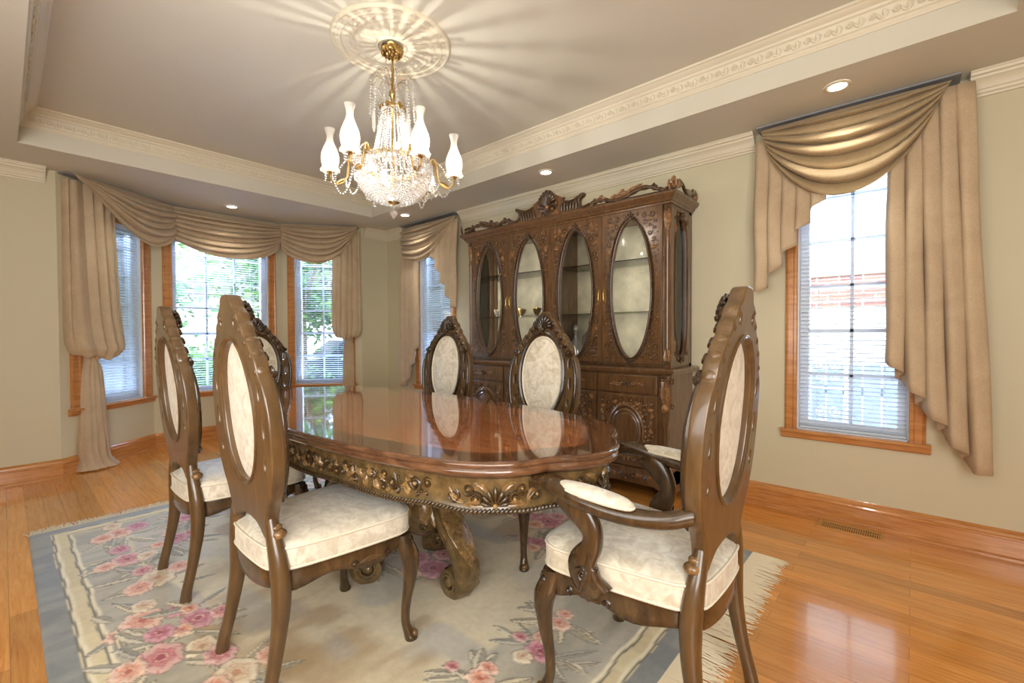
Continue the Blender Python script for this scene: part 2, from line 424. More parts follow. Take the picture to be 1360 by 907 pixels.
    W['porc']=simple('white_porcelain',srgb(225,220,205),.2)
mats()
SKY=.42; SUN=1.9; FILL=34; BNC=18; EXPO=1.32; POT=4.5; CANDLE=.28; BASK=1.4; TOPL=6.5; CABL=.7; UP=.5; DAY={1:140,2:300,3:170,4:120,5:115}
# ---------------------------------------------------------------- room shell
D=3.333; L=5.114; HS=2.445; HT=2.69; YN=-1.3; XR=1.5
BAY=[(-L,2.96),(-5.706,2.26),(-5.706,1.0),(-L,.30)]
PLAN=[(XR,YN),(XR,D),(-L,D)]+BAY+[(-L,YN)]           # counter-clockwise, room on the left
W=M_
def wallmap(p,q):
    """local (a along p->q, z, out into the room)"""
    d=(Vector(q)-Vector(p)).normalized(); n=Vector((-d.y,d.x))
    return lambda a,z,o: (p[0]+d.x*a+n.x*o, p[1]+d.y*a+n.y*o, z)
def wall(name,p,q,z1,ops=[],th=.15):
    Lw=(Vector(q)-Vector(p)).length; Mw=wallmap(p,q)
    xs=sorted({0,Lw}|{o[0] for o in ops}|{o[1] for o in ops}); zs=sorted({0,z1}|{o[2] for o in ops}|{o[3] for o in ops})
    mb=MB(); inop=lambda x,z: any(o[0]<x<o[1] and o[2]<z<o[3] for o in ops)
    idx={}
    for k,o_ in enumerate((0,-th)):
        for i,x in enumerate(xs):
            for j,z in enumerate(zs): idx[(i,j,k)]=len(mb.v); mb.v.append(Mw(x,z,o_))
    def face(*f): mb.f.append(f); mb.m.append(0)
    for i in range(len(xs)-1):
        for j in range(len(zs)-1):
            if inop((xs[i]+xs[i+1])/2,(zs[j]+zs[j+1])/2): continue
            a,b,c,d=(i,j),(i+1,j),(i+1,j+1),(i,j+1)
            face(idx[a+(0,)],idx[b+(0,)],idx[c+(0,)],idx[d+(0,)]); face(idx[a+(1,)],idx[d+(1,)],idx[c+(1,)],idx[b+(1,)])
            for (p1,p2,di,dj) in ((a,b,0,-1),(b,c,1,0),(c,d,0,1),(d,a,-1,0)):
                ii,jj=i+di,j+dj
                if ii<0 or jj<0 or ii>=len(xs)-1 or jj>=len(zs)-1 or inop((xs[ii]+xs[ii+1])/2,(zs[jj]+zs[jj+1])/2):
                    face(idx[p1+(0,)],idx[p1+(1,)],idx[p2+(1,)],idx[p2+(0,)])
    return struct(mb.build(name,W['wall'],smooth=False))
# windows: (wall p, q, casing a0,a1, opening a0,a1, columns)
ZB,ZT=.53,2.16
def wa(x): return XR-x                      # distance along the right wall
WIN=[(1,(-5.706,1.0),(-L,.30),.03,.835,.125,.745,2),      # bay left facet (travel direction is reversed)
     (2,(-5.706,2.26),(-5.706,1.0),2.26-2.175,2.26-1.085,2.26-2.09,2.26-1.165,3),
     (3,(-L,2.96),(-5.706,2.26),.08,.86,.165,.78,2),
     (4,(XR,D),(-L,D),wa(-3.78),wa(-4.50),wa(-3.85),wa(-4.425),2),
     (5,(XR,D),(-L,D),wa(.058),wa(-.61),wa(-.013),wa(-.545),2)]
def ops(i): return [(w[5],w[6],ZB,ZT) for w in WIN if w[0] in i]
wall('wall_right',(XR,D),(-L,D),HS+.02,[(o[0],o[1],o[2],o[3]) for o in ops((4,5))])
wall('wall_left',(-L,.30),(-L,YN),HS+.02)
wall('wall_left_end',(-L,D),(-L,2.96),HS+.02)
wall('wall_bay_right',BAY[0],BAY[1],HS+.02,ops((3,)))
wall('wall_bay_center',BAY[1],BAY[2],HS+.02,ops((2,)))
wall('wall_bay_left',BAY[2],BAY[3],HS+.02,ops((1,)))
wall('wall_near',(-L,YN),(XR,YN),HS+.02)
wall('wall_back',(XR,YN),(XR,D),HS+.02)
# floor & ceiling
def poly_obj(name, pts, z, m, flip=False):
    mb=MB(); vs=[(x,y,z) for x,y in pts]; mb.add(vs,[tuple(range(len(pts)))[::-1 if flip else 1]]); return mb.build(name,m,smooth=False)
fl=MB(); fl.add([(x,y,0) for x,y in PLAN],[tuple(range(len(PLAN)))]); fl.add([(x,y,-.12) for x,y in PLAN],[tuple(range(len(PLAN)))[::-1]])
struct(fl.build('floor',W['floor'],smooth=False))
TX0,TX1,TY0,TY1=-4.542,.306,.09,2.762
vs,fs=plate(PLAN,[[(TX0,TY0),(TX1,TY0),(TX1,TY1),(TX0,TY1)]],.001)
mb=MB(); top=[(x,y,HS) for x,y,z in vs]; mb.add(top,[f for f in fs if all(vs[i][2]>0 for i in f)])
tc=[(TX0,TY0),(TX1,TY0),(TX1,TY1),(TX0,TY1)]
mb.rings([[(x,y,HS) for x,y in tc],[(x,y,HT) for x,y in tc]],True,False); mb.add([(x,y,HT) for x,y in tc],[(3,2,1,0)])
mb.add([(x,y,HT+.15) for x,y in ((-6.1,-1.6),(1.8,-1.6),(1.8,3.6),(-6.1,3.6))],[(0,1,2,3)])
ce=mb.build('ceiling',W['ceil'],smooth=False); struct(ce)
# trims
def seg(name, path, i, prof, m, closed=False, decorate=None, s0=None, s1=None):
    """one straight run (i -> i+1) of a mitred moulding in plan"""
    n=len(path); P=[Vector(p) for p in path]
    def off(k,o):
        p=P[k%n]
        if closed or 0<k<n-1: d0=(p-P[(k-1)%n]).normalized(); d1=(P[(k+1)%n]-p).normalized()
        elif k==0: d0=d1=(P[1]-p).normalized()
        else: d0=d1=(p-P[k-1]).normalized()
        n0=Vector((-d0.y,d0.x)); n1=Vector((-d1.y,d1.x)); return p+(n0+n1)/(1+n0.dot(n1))*o
    mb=MB(); A=[]; B=[]
    for o,z in prof:
        a=off(i,o); b=off(i+1,o); A.append((a.x,a.y,z)); B.append((b.x,b.y,z))
    mb.rings([A,B],True,True)
    if decorate: decorate(mb,P[i%n],P[(i+1)%n])
    return struct(mb.build(name,m,angle=25))
CP=[(0,2.335),(.012,2.335),(.014,2.345),(.024,2.35),(.028,2.362),(.034,2.366),(.040,2.384),(.056,2.404),(.066,2.41),(.069,2.420),(.082,2.424),(.086,2.436),(.092,2.438),(.092,2.446),(0,2.446)]
seg('trim_1',[(XR,D),(.205,D)],0,CP,W['crown'])
seg('trim_2',[(-.79,D),(-3.66,D)],0,CP,W['crown'])
cpath=[(-4.68,D),(-L,D),(-L,2.985)]
seg('trim_3',cpath,0,CP,W['crown']); seg('trim_4',cpath,1,CP,W['crown'])
seg('trim_5',[(-L,.245),(-L,YN)],0,CP,W['crown'])
BP=[(0,0),(.030,0),(.029,.012),(.020,.018),(.019,.020),(.019,.100),(.024,.104),(.024,.112),(.017,.118),(.015,.130),(.007,.140),(0,.146)]
bp=PLAN[1:]+[]
names=['right','left_end','bay_right','bay_center','bay_left','left']
for i,nm in enumerate(names): seg('baseboard_'+nm,bp,i,BP,W['oakb'])
TP=[(0,2.562),(.006,2.562),(.010,2.570),(.014,2.574),(.016,2.584),(.024,2.588),(.040,2.640),(.050,2.646),(.054,2.656),(.070,2.664),(.080,2.676),(.090,2.680),(.092,2.692),(0,2.692)]
def acan(mb,p,q):
    d=(q-p); Lt=d.length; d.normalize(); nn=Vector((-d.y,d.x)); st=.085; n=int((Lt-.1)/st)
    def M(u,v,h):   # v runs up the cove, h away from it
        o=.026+.016*v/.05+h*.95; z=2.592+v*.92-h*.3; P=p+d*u+nn*o
        return (P.x,P.y,z)
    for k in range(n):
        c=.05+(Lt-.1)*(k+.5)/n
        leaf(mb,M,(c-.02,.002),(c-.016,.046),.012,.006,.008,5); leaf(mb,M,(c-.02,.004),(c+.006,.030),.008,-.006,.007,4)
        pts=[(c+.024+.013*cos(a),.026+.013*sin(a),.002) for a in [x*.9 for x in range(8)]]
        mb.tube([M(*x) for x in pts],.0045,4)
        mb.ell((c+.024,.026,.003),.004,.004,.004,5,3,M)
tp=[(TX1,TY0),(TX1,TY1),(TX0,TY1),(TX0,TY0)]
for i in range(4): seg('trim_%d'%(6+i),tp,i,TP,W['crown'],True,acan)
# ---- windows and blinds
BT={1:('window_blind','closed-looking blue-shaded slatted blind in the left bay window behind the bishop drape',38),
    2:('window_blind','widest white slatted blind, in the central bay window',12),
    3:('window_blind','white slatted blind in the right-hand angled bay window near the room corner',14),
    4:('window_blind','narrow white slatted blind beside the china cabinet, behind a cream swag',30),
    5:('window_blind','white slatted blind in the window on the long wall showing the neighbouring brick house',10)}
for (k,p,q,c0,c1,g0,g1,ncol) in WIN:
    Mw=wallmap(p,q)
    root=MB()
    prof=[(0,0),(0,.016),(.012,.022),(.02,.018),(.055,.018),(.062,.024),(.08,.024),(.084,.018),(.084,0)]
    wl=g0-c0; wr=c1-g1
    # oak casing: three members
    for (a0,a1) in ((c0,g0),(g1,c1)):
        w_=a1-a0; s_=w_/.084
        R=[[Mw(a0+o*s_ if a0==c0 else a1-o*s_,z,t) for o,t in prof] for z in (ZB-.01,ZT+.085)]; root.rings(R,True,True)
    R=[[Mw(a,ZT+.085-o,t+.002) for o,t in prof] for a in (c0,c1)]; root.rings(R,True,True)
    w=root.build('window_%d'%k,W['oak'],angle=25); struct(w)
    s_=MB(); P_=[(0,.0),(0,.045),(.008,.052),(.014,.052),(.02,.046),(.022,.03),(.05,.026),(.058,.018),(.058,0)]
    s_.rings([[Mw(a,ZB+.002-o,t) for o,t in P_] for a in (c0-.02,c1+.02)],True,True); s_.box(g0,g1,ZB-.01,ZB+.001,-.03,.03,lambda a,z,o:Mw(a,z,o))
    s_.build('window_sill',W['oak'],w,angle=25)
    f=MB()
    fw=.05
    for (a0,a1,z0,z1) in ((g0,g0+fw,ZB,ZT),(g1-fw,g1,ZB,ZT),(g0+fw,g1-fw,ZB,ZB+fw),(g0+fw,g1-fw,ZT-fw,ZT)): f.box(a0,a1,z0,z1,-.12,-.06,Mw)
    for (a0,a1,z0,z1) in ((g0,g0+.006,ZB,ZT),(g1-.006,g1,ZB,ZT),(g0,g1,ZB,ZB+.006),(g0,g1,ZT-.006,ZT)): f.box(a0,a1,z0,z1,-.06,-.001,Mw)
    for j in range(1,ncol): a=lerp(g0+fw,g1-fw,j/ncol); f.box(a-.009,a+.009,ZB+fw,ZT-fw,-.098,-.084,Mw)
    for j in range(1,6): z=.60+.2755*j; f.box(g0+fw,g1-fw,z-.009,z+.009,-.098,-.084,Mw)
    f.build('window_frame',W['vinyl'],w,smooth=False)
    g=MB(); g.box(g0+fw,g1-fw,ZB+fw,ZT-fw,-.092,-.090,Mw); g.build('window_pane',W['glass'],w,smooth=False)
    nm,lab,tilt=BT[k]
    e=empty('window_blind',lab,'blind',Mw((g0+g1)/2,ZT-.03,-.03),group='slatted window blinds'); loc=Vector(e.location)
    Ml=lambda a,z,o: tuple(Vector(Mw(a,z,o))-loc)
    h=MB(); h.box(g0+.01,g1-.01,ZT-.035,ZT-.007,-.045,-.015,Ml); h.build('headrail',W['slat'],e,smooth=False)
    s=MB(); z=ZB+.035; tr=radians(tilt)
    while z<ZT-.045:
        hw=.0125; pr=[]
        for a in (g0+.012,g1-.012):
            pr.append([Ml(a,z-sin(tr)*hw*t_+.0016*(1-t_*t_),-.030+cos(tr)*hw*t_) for t_ in (-1,-.35,.35,1)]+[Ml(a,z-sin(tr)*hw*t_+.0016*(1-t_*t_)-.0008,-.030+cos(tr)*hw*t_) for t_ in (1,.35,-.35,-1)])
        s.rings(pr,True,True); z+=.025
    s.build('slats',W['slat'],e,smooth=False)
    b=MB(); b.box(g0+.012,g1-.012,ZB+.010,ZB+.024,-.042,-.018,Ml); b.build('bottom_rail',W['slat'],e,smooth=False)
    for a in (lerp(g0,g1,.2),lerp(g0,g1,.8)):
        c=MB(); c.box(a-.0012,a+.0012,ZB+.02,ZT-.03,-.0175,-.0160,Ml); c.build('cord',W['slat'],e,smooth=False)
# ---- pot lights
for (x,y,lab) in ((-.312,2.954,'lit round pot light in the soffit above the window on the long wall'),(-2.233,2.937,'lit round pot light in the soffit above the china cabinet'),
              (-5.20,1.571,'lit round pot light in the soffit in front of the bay window valance'),(-4.184,2.956,'lit round pot light in the soffit by the far corner, just below the chandelier bowl')):
    e=empty('pot_light',lab,'ceiling light',(x,y,HS-.001),group='round pot lights in the soffit')
    t=MB(); t.lathe([(.058,0),(.062,-.004),(.052,-.009),(.045,-.008),(.040,-.004)],n=32,cap=False); t.build('trim_ring',W['crown'],e)
    l=MB(); l.lathe([(.0005,-.003),(.041,-.0035),(.041,-.006),(.0005,-.006)],n=28); l.build('lens',W['pot'],e)
    ld=bpy.data.lights.new('pot_lamp','SPOT'); ld.energy=POT; ld.spot_size=radians(115); ld.spot_blend=.8; ld.color=(1,.92,.80); ld.shadow_soft_size=.04
    lo=bpy.data.objects.new('pot_lamp',ld); lo.location=(x,y,HS-.03); COL.objects.link(lo)
# ---- ceiling medallion
CX,CY=-2.10,1.41
def medz(r,t):
    R_=.31; q=r/R_; z=.006
    if q>.93: z=.010+.012*sin(pi*(q-.93)/.07) if q<1 else 0
    elif q>.86: z=.012+.006*abs(sin(24*t))*sin(pi*(q-.86)/.07)
    elif q>.83: z=.018*sin(pi*(q-.83)/.03)+.006
    elif q>.58:
        u=(q-.58)/.25; z=.007+.010*max(0,sin(pi*u))*max(0,(.5+.5*sin(16*t+5*sin(4*u+1)))*(.5+.5*cos(9*u+3*sin(16*t))))+.003*sin(pi*u)
    elif q>.26:
        u=(q-.26)/.32; z=.010+.007*abs(cos(12*t))**.6*sin(pi*min(1,u*1.1))**.5
    elif q>.22: z=.020*sin(pi*(q-.22)/.04)+.008
    else: z=.012
    return .004+z*.55
mb=MB(); nt_,nr=288,64
G=[[(r*cos(TAU*j/nt_), r*sin(TAU*j/nt_), -medz(r,TAU*j/nt_)) for j in range(nt_)] for r in [.02+.29*i/nr for i in range(nr+1)]]
G.append([(.31*cos(TAU*j/nt_),.31*sin(TAU*j/nt_),.002) for j in range(nt_)])
mb.rings(G,True,False); md=mb.build('ceiling_medallion',W['crown'],loc=(CX,CY,HT-.001),angle=60); recalc(md)
tag(md,'round carved plaster medallion on the ceiling above the chandelier','medallion')
# ---- floor vent
e=empty('floor_vent','tan louvred floor register in the oak floor beside the baseboard','floor vent',(-.262,3.222,0))
v=MB()
for (a,b,c,d) in ((-.15,.15,-.06,-.045),(-.15,.15,.045,.06),(-.15,-.135,-.045,.045),(.135,.15,-.045,.045)): v.box(a,b,c,d,0,.006)
v.build('frame',W['vent'],e,smooth=False)
v=MB(); v.box(-.135,.135,-.045,.045,0,.001); v.build('duct_shadow',W['black'],e,smooth=False)
v=MB()
for i in range(26): x=-.13+.26*i/25; v.box(x-.003,x+.003,-.045,.045,.001,.005)
v.box(-.135,.135,-.002,.002,.001,.0055); v.build('louvre_grille',W['vent'],e,smooth=False)
# ---------------------------------------------------------------- drapery
def fabric(mb_rows, name, m, label, cat, loc, group=None, thick=.003, close=False):
    mb=MB(); o=Vector(loc)
    mb.grid([[tuple(Vector(p)-o) for p in r] for r in mb_rows],close)
    ob=mb.build(name,m,loc=loc,angle=80)
    if thick:
        md=ob.modifiers.new('s','SOLIDIFY'); md.thickness=thick; md.offset=0
    return tag(ob,label,cat,group)
def swag(Mw, aL, aR, ztop, zlow, lowp=.5, side=.12, nf=6, amp=.035, seed=0, endz=(.25,.25), out0=.05, bulge=.10, ns=72, nt=84, dz=0):
    """rows from the board down; folds converge at both upper corners.  lowp: where the lowest point sits (0..1)"""
    rnd=random.Random(seed); ph=[rnd.uniform(-.4,.4) for _ in range(nf+2)]
    ex=math.log(.5)/math.log(lowp); rows=[]
    for j in range(nt+1):
        t=j/nt; row=[]
        tt=t**1.15
        for i in range(ns+1):
            s=i/ns; w=s**ex; par=max(0.0,4*w*(1-w)); sh=par**.85
            ez=lerp(endz[0],endz[1],s)
            z=ztop+dz*s-(ez*tt*(1-sh)+(ztop-zlow)*tt*sh)
            # swing the ends inwards a little as they drop
            a=lerp(aL,aR,s)+ (side*tt*(1-s)**3 - side*tt*s**3)
            f=t*nf*(1+.10*sin(2.6*s+seed))+.18*sin(4*s+seed*1.7)*t+.06*sin(9*s+seed)*t
            g=f-math.floor(f); fold=(g**.75)*((1-g)**.30)*1.75; k_=int(f); fold*=.75+.35*sin(k_*2.3+seed)
            env=sstep((t-.03)/.16)*(.30+.70*min(1,par*1.8))
            out=out0+bulge*sin(pi*min(1,t*.9+.05))**.8*par**.5*.8+amp*fold*env+ .02*t
            z-= .012*fold*env
            row.append(Mw(a,z,out))
        rows.append(row)
    return rows
def bishop(Mw, a0,a1,ztop,zpoof,ztie,tiea,tw,fa,fw,nf=6,seed=1,d0=.05,depth=.12,zfloor=.004,cut=None):
    rnd=random.Random(seed); c0=(a0+a1)/2; h0=(a1-a0)/2
    P=[(ztop,c0,h0*.96,.035),(lerp(ztop,zpoof,.3),c0,h0*.98,.05),(lerp(ztop,zpoof,.7),c0,h0*1.02,.075),(zpoof+.14,c0+.005,h0*1.04,.10),(zpoof+.06,c0+.01,h0*.98,.115),(zpoof+.015,c0+.01,h0*.85,.11),(zpoof,lerp(c0,tiea,.3),h0*.66,.09),
       (zpoof+.012,lerp(c0,tiea,.6),h0*.42,.065),(ztie+.03,tiea,tw,.045),(ztie-.01,tiea,tw*.95,.04),(ztie-.12,lerp(tiea,fa,.2),lerp(tw,fw,.3),.042),(lerp(ztie,0,.6),lerp(tiea,fa,.6),lerp(tw,fw,.5),.05),(.22,fa-.01,fw*.72,.055),(.10,fa-.005,fw*.72,.06),(.05,fa,fw*.85,.075),(.012,fa+.01,fw*1.0,.095)]
    if zfloor>.2: P=[(max(z,zfloor),*r) for z,*r in P if z>zfloor-.05]
    S=cr([Vector((p[1],p[0],0)) for p in P],5); H_=cr([Vector((p[2],p[3],0)) for p in P],5)
    phs=[rnd.uniform(0,TAU) for _ in range(4)]; rows=[]; n=110
    nb=84; nk=24
    for k,(c,h) in enumerate(zip(S,H_)):
        row=[]; z=max(c.y,.006); q=k/len(S)
        A=min(.055,.28*h.x) if z>zpoof+.03 else .16*h.x
        if z<.5: A=.026*sstep((.6-z)/.5)+.010
        for j in range(nb+1):
            u=-1+2*j/nb; e=max(0,1-u*u)**.5
            w=u+.06*sin(7*u+phs[2]+2*q)
            pl=abs(sin(pi*nf*.5*(w+1)+phs[0]*.3+.5*sin(q*4+phs[1])))**.8
            pl*=.75+.35*sin(5*u+phs[3]); o=d0+h.y*(.25+.75*e)*1.5+A*pl*min(1,e*2.2)
            zz=z-(.05*pl*sstep(1-abs(z-zpoof)/.05)*e if abs(z-zpoof)<.05 else 0)
            row.append(Mw(c.x+h.x*u,max(.004,zz),o))
        for j in range(1,nk): u=1-2*j/nk; row.append(Mw(c.x+h.x*u,z,d0-.01))
        rows.append(row)
    return rows
def cascade(Mw, a0,a1,ztop,hem,npl=5,depth=.05,out0=.06,back=.35,nz=24,lean=(0,0)):
    """pleated tail: cloth zig-zags (each pleat folds back on itself); hem(f) gives hem height by cloth fraction f"""
    path=[]; st=(a1-a0)/(npl-(npl-1)*back*.0)
    seq=[]; a=a0; ln=0
    for k in range(npl):
        seq.append((a0+st*(k+.02), out0+.55*depth)); seq.append((a0+st*(k+.30), out0+depth)); seq.append((a0+st*(k+1.0), out0+depth*.86)); seq.append((a0+st*(k+1.16), out0+depth*.62))
        if k<npl-1: seq.append((a0+st*(k+.95), out0+depth*.38)); seq.append((a0+st*(k+.50), out0+.1*depth)); seq.append((a0+st*(k+.80),out0))
    pts=cr([Vector((x,y,0)) for x,y in seq],7); Ls=[0]
    for i in range(1,len(pts)): Ls.append(Ls[-1]+(pts[i]-pts[i-1]).length)
    rows=[]
    for j in range(nz+1):
        t=j/nz; row=[]
        for p,l in zip(pts,Ls):
            f=l/Ls[-1]; zh=hem(f); z=lerp(ztop,zh,t); spread=.55+.45*sstep(t*1.6+.15)
            pa=p.x+lean[0]*t*(1-f)+lean[1]*t*f+.004*sin(9*t+f*20)
            row.append(Mw(pa,z,out0+(p.y-out0)*spread))
        rows.append(row)
    return rows
def bm_(p,q):
    """drape frame: a along p->q with the room on the right-hand side (q is further round the bay)"""
    d=(Vector(q)-Vector(p)).normalized(); n=Vector((d.y,-d.x))
    return lambda a,z,o: (p[0]+d.x*a+n.x*o, p[1]+d.y*a+n.y*o, z)
LBm=bm_((-5.10,.33),(-5.60,1.03)); CBm=bm_((-5.64,1.04),(-5.64,2.22)); RBm=bm_((-5.60,2.22),(-5.10,2.92))
G1='gathered cream swags across the bay window'
fabric(swag(LBm,.0,.93,2.425,1.975,.68,.02,8,.082,3,(.04,.30),out0=.115,bulge=.05),'swag_valance',W['drape'],'cream gathered swag over the left bay window, above the tall bishop drape','swag',LBm(.4,2.42,.05),G1)
fabric(swag(CBm,-.03,1.21,2.43,1.96,.52,.10,9,.080,5,(.30,.30),out0=.075,bulge=.05),'swag_valance',W['drape'],'widest cream swag, in the middle of the bay over the central window','swag',CBm(.6,2.42,.05),G1)
fabric(swag(RBm,.0,.86,2.43,1.975,.44,.02,8,.076,9,(.30,.05),out0=.085,bulge=.05),'swag_valance',W['drape'],'cream swag over the right bay window beside the room corner','swag',RBm(.4,2.42,.05),G1)
fabric(bishop(LBm,.015,.455,2.40,.975,.93,.225,.055,.235,.17,5,2,d0=-.045),'bishop_drape',W['drape'],'long cream bishop-sleeve drape tied low and puddling on the floor left of the bay','drape',LBm(.2,.01,.05),thick=0,close=True)
fabric(bishop(RBm,.55,.885,2.38,1.11,1.06,.735,.05,.72,.09,5,6,d0=-.01),'bishop_drape',W['drape'],'cream bishop-sleeve drape right of the bay, tied above the far table end','drape',RBm(.7,.01,.05),thick=0,close=True)
# curtain boards
def board(Mw,a0,a1,nm,lab,dpt=.10):
    b=MB(); o=Vector(Mw((a0+a1)/2,HS-.006,0)); b.box(a0,a1,HS-.014,HS-.003,-.03,dpt,lambda a,z,u:tuple(Vector(Mw(a,z,u))-o)); ob=b.build('curtain_board',W['board'],smooth=False,loc=tuple(o)); tag(ob,lab,'curtain board','narrow boards carrying the swags')
board(LBm,0,.86,'','narrow board at the ceiling carrying the left bay swag',.06); board(CBm,.02,1.17,'','narrow board at the ceiling carrying the central bay swag',.06); board(RBm,0,.86,'','narrow board at the ceiling carrying the right bay swag',.06)
# window on the far end of the long wall (a = x)
Rm=lambda a,z,o:(a,3.30-o,z)
fabric(swag(Rm,-4.66,-3.66,2.41,1.98,.40,.04,8,.070,12,(.28,.04),bulge=.05),'swag_valance',W['drape'],'cream gathered swag over the narrow window beside the china cabinet','swag',Rm(-4.2,2.4,.05))
def hemL(f): return lerp(.50,.98,max(0,f-.25)/.75)
fabric(cascade(Rm,-4.68,-4.34,2.36,hemL,4,.075,.02),'side_drape',W['drape'],'long straight cream drape in the room corner left of the cabinet window','drape',Rm(-4.55,1.4,.04))
def hemR(f): return lerp(2.02,1.42,min(1,f/.9))
fabric(cascade(Rm,-4.06,-3.64,2.36,hemR,5,.075,.05),'cascade_drape',W['drape'],'short pleated cream cascade hanging next to the china cabinet','drape',Rm(-3.85,2.3,.06))
board(Rm,-4.66,-3.67,'','narrow board carrying the swag beside the china cabinet')
# window on the long wall
fabric(swag(Rm,-.735,.135,2.415,1.92,.50,.05,7,.085,21,(.16,.10),out0=.085,bulge=.05),'swag_valance',W['silk'],'golden tan silky swag over the window on the long wall','swag',Rm(-.3,2.4,.06))
def hemA(f): return 1.40 if f<.06 else lerp(1.40,1.92,(f-.06)/.94)
fabric(cascade(Rm,-.775,-.40,2.36,hemA,5,.085,.03),'cascade_drape',W['drape'],'short stepped tan cascade hanging left of the window on the long wall','drape',Rm(-.6,2.3,.05))
def hemB(f): return lerp(.98,.44,min(1,f/.92))
fabric(cascade(Rm,-.115,.205,2.38,hemB,5,.105,.045,lean=(.0,.085),nz=30),'cascade_drape',W['drape'],'long pleated tan drape with a stepped hem right of the window on the long wall','drape',Rm(.1,2.3,.05))
board(Rm,-.76,.17,'','narrow grey board carrying the silky swag on the long wall')
# ---------------------------------------------------------------- dining table
TC=(-2.03,1.31)
def table_outline(n1=40):
    pts=[]
    N1=(.94,-.445); N2=(1.205,-.185)
    def arc(p,q,b,n,pw=1.0):
        out=[]; dx,dy=q[0]-p[0],q[1]-p[1]; l=hypot(dx,dy); nx,ny=dy/l,-dx/l
        for i in range(n):
            t=i/n; h=b*(4*t*(1-t))**pw; out.append((p[0]+dx*t+nx*h,p[1]+dy*t+ny*h))
        return out
    q=arc((-N1[0],N1[1]),N1,.115,n1,.8)+arc(N1,N2,.058,16,.9)+arc(N2,(N2[0],-N2[1]),.095,18,.85)+arc((N2[0],-N2[1]),(N1[0],-N1[1]),.058,16,.9)
    q+= [(-x,-y) for x,y in q]
    return q
def smooth_loop(P,it=1):
    for _ in range(it):
        n=len(P); P=[((P[i-1][0]+2*P[i][0]+P[(i+1)%n][0])/4,(P[i-1][1]+2*P[i][1]+P[(i+1)%n][1])/4) for i in range(n)]
    return P
def normals(P,w=2):
    n=len(P); out=[]
    for i in range(n):
        a=P[(i-w)%n]; b=P[(i+w)%n]; d=Vector((b[0]-a[0],b[1]-a[1])).normalized(); out.append((d.y,-d.x))
    return out
TO=smooth_loop(table_outline(),1); TN=normals(TO)
def toff(o,P=None,Nn=None):
    P=P or TO; Nn=Nn or TN; return [(p[0]-n[0]*o,p[1]-n[1]*o) for p,n in zip(P,Nn)]
tb=empty('dining_table','long glossy mahogany dining table with scalloped top and carved apron on the rug','table',(TC[0],TC[1],0))
mb=MB(); i0=toff(.115); i1=toff(.012)
mb.mi=0; mb.add([(x,y,.7605) for x,y in i0],[tuple(range(len(i0)))])
mb.mi=1; mb.rings([[(x,y,.7605) for x,y in i1],[(x,y,.7605) for x,y in i0]],True,False)
mb.add([(x,y,.735) for x,y in i1],[tuple(range(len(i1)))[::-1]]); mb.rings([[(x,y,.735) for x,y in i1],[(x,y,.7605) for x,y in i1]],True,False)
mb.build('tabletop',[W['top'],W['topborder']],tb,smooth=False)
mb=MB(); PR=[(.013,.7600),(.006,.7598),(.001,.755),(.000,.748),(.005,.742),(.010,.740),(.006,.735),(.003,.727),(.006,.718),(.016,.711),(.028,.708),(.034,.702),(.05,.701)]
mb.rings([[(x,y,z) for x,y in toff(o)] for o,z in PR],True,False); mb.build('edge_moulding',W['edge'],tb,angle=50)
# apron
mb=MB(); lowz=[]
n=len(TO)
AP=[.0]*n
def apz(i): x,y=TO[i]; return .612-.010*abs(sin(x*7.0))-.008*abs(sin(y*9))
R=[]
for o,f in ((.045,0),(.043,.15),(.050,.55),(.046,.85),(.040,1)): 
    P=toff(o); R.append([(P[i][0],P[i][1],lerp(.705,apz(i),f)) for i in range(n)])
P=toff(.065); R.append([(P[i][0],P[i][1],apz(i)) for i in range(n)]); R.append([(P[i][0],P[i][1],.70) for i in range(n)])
mb.rings(R,True,False); mb.build('apron',W['tablewood'],tb,angle=50)
# gadroon trim along the lower edge of the apron
P=[Vector((x,y,0)) for x,y in toff(.040)]; Zb=[apz(i) for i in range(n)]
closed=[Vector((p.x,p.y,z)) for p,z in zip(P,Zb)]; closed.append(closed[0]); rs=resample(closed,.0135)
mb=MB()
for a,b in zip(rs[:-1],rs[1:]):
    m=(a+b)/2; d=(b-a).normalized(); nn=Vector((d.y,-d.x,0)); mb.tube([m-d*.006-Vector((0,0,.007))+nn*.001,m+nn*.006,m+d*.006+Vector((0,0,.007))+nn*.001],[.004,.0068,.004],5)
mb.build('gadroon_trim',W['tablecarve'],tb,angle=70)
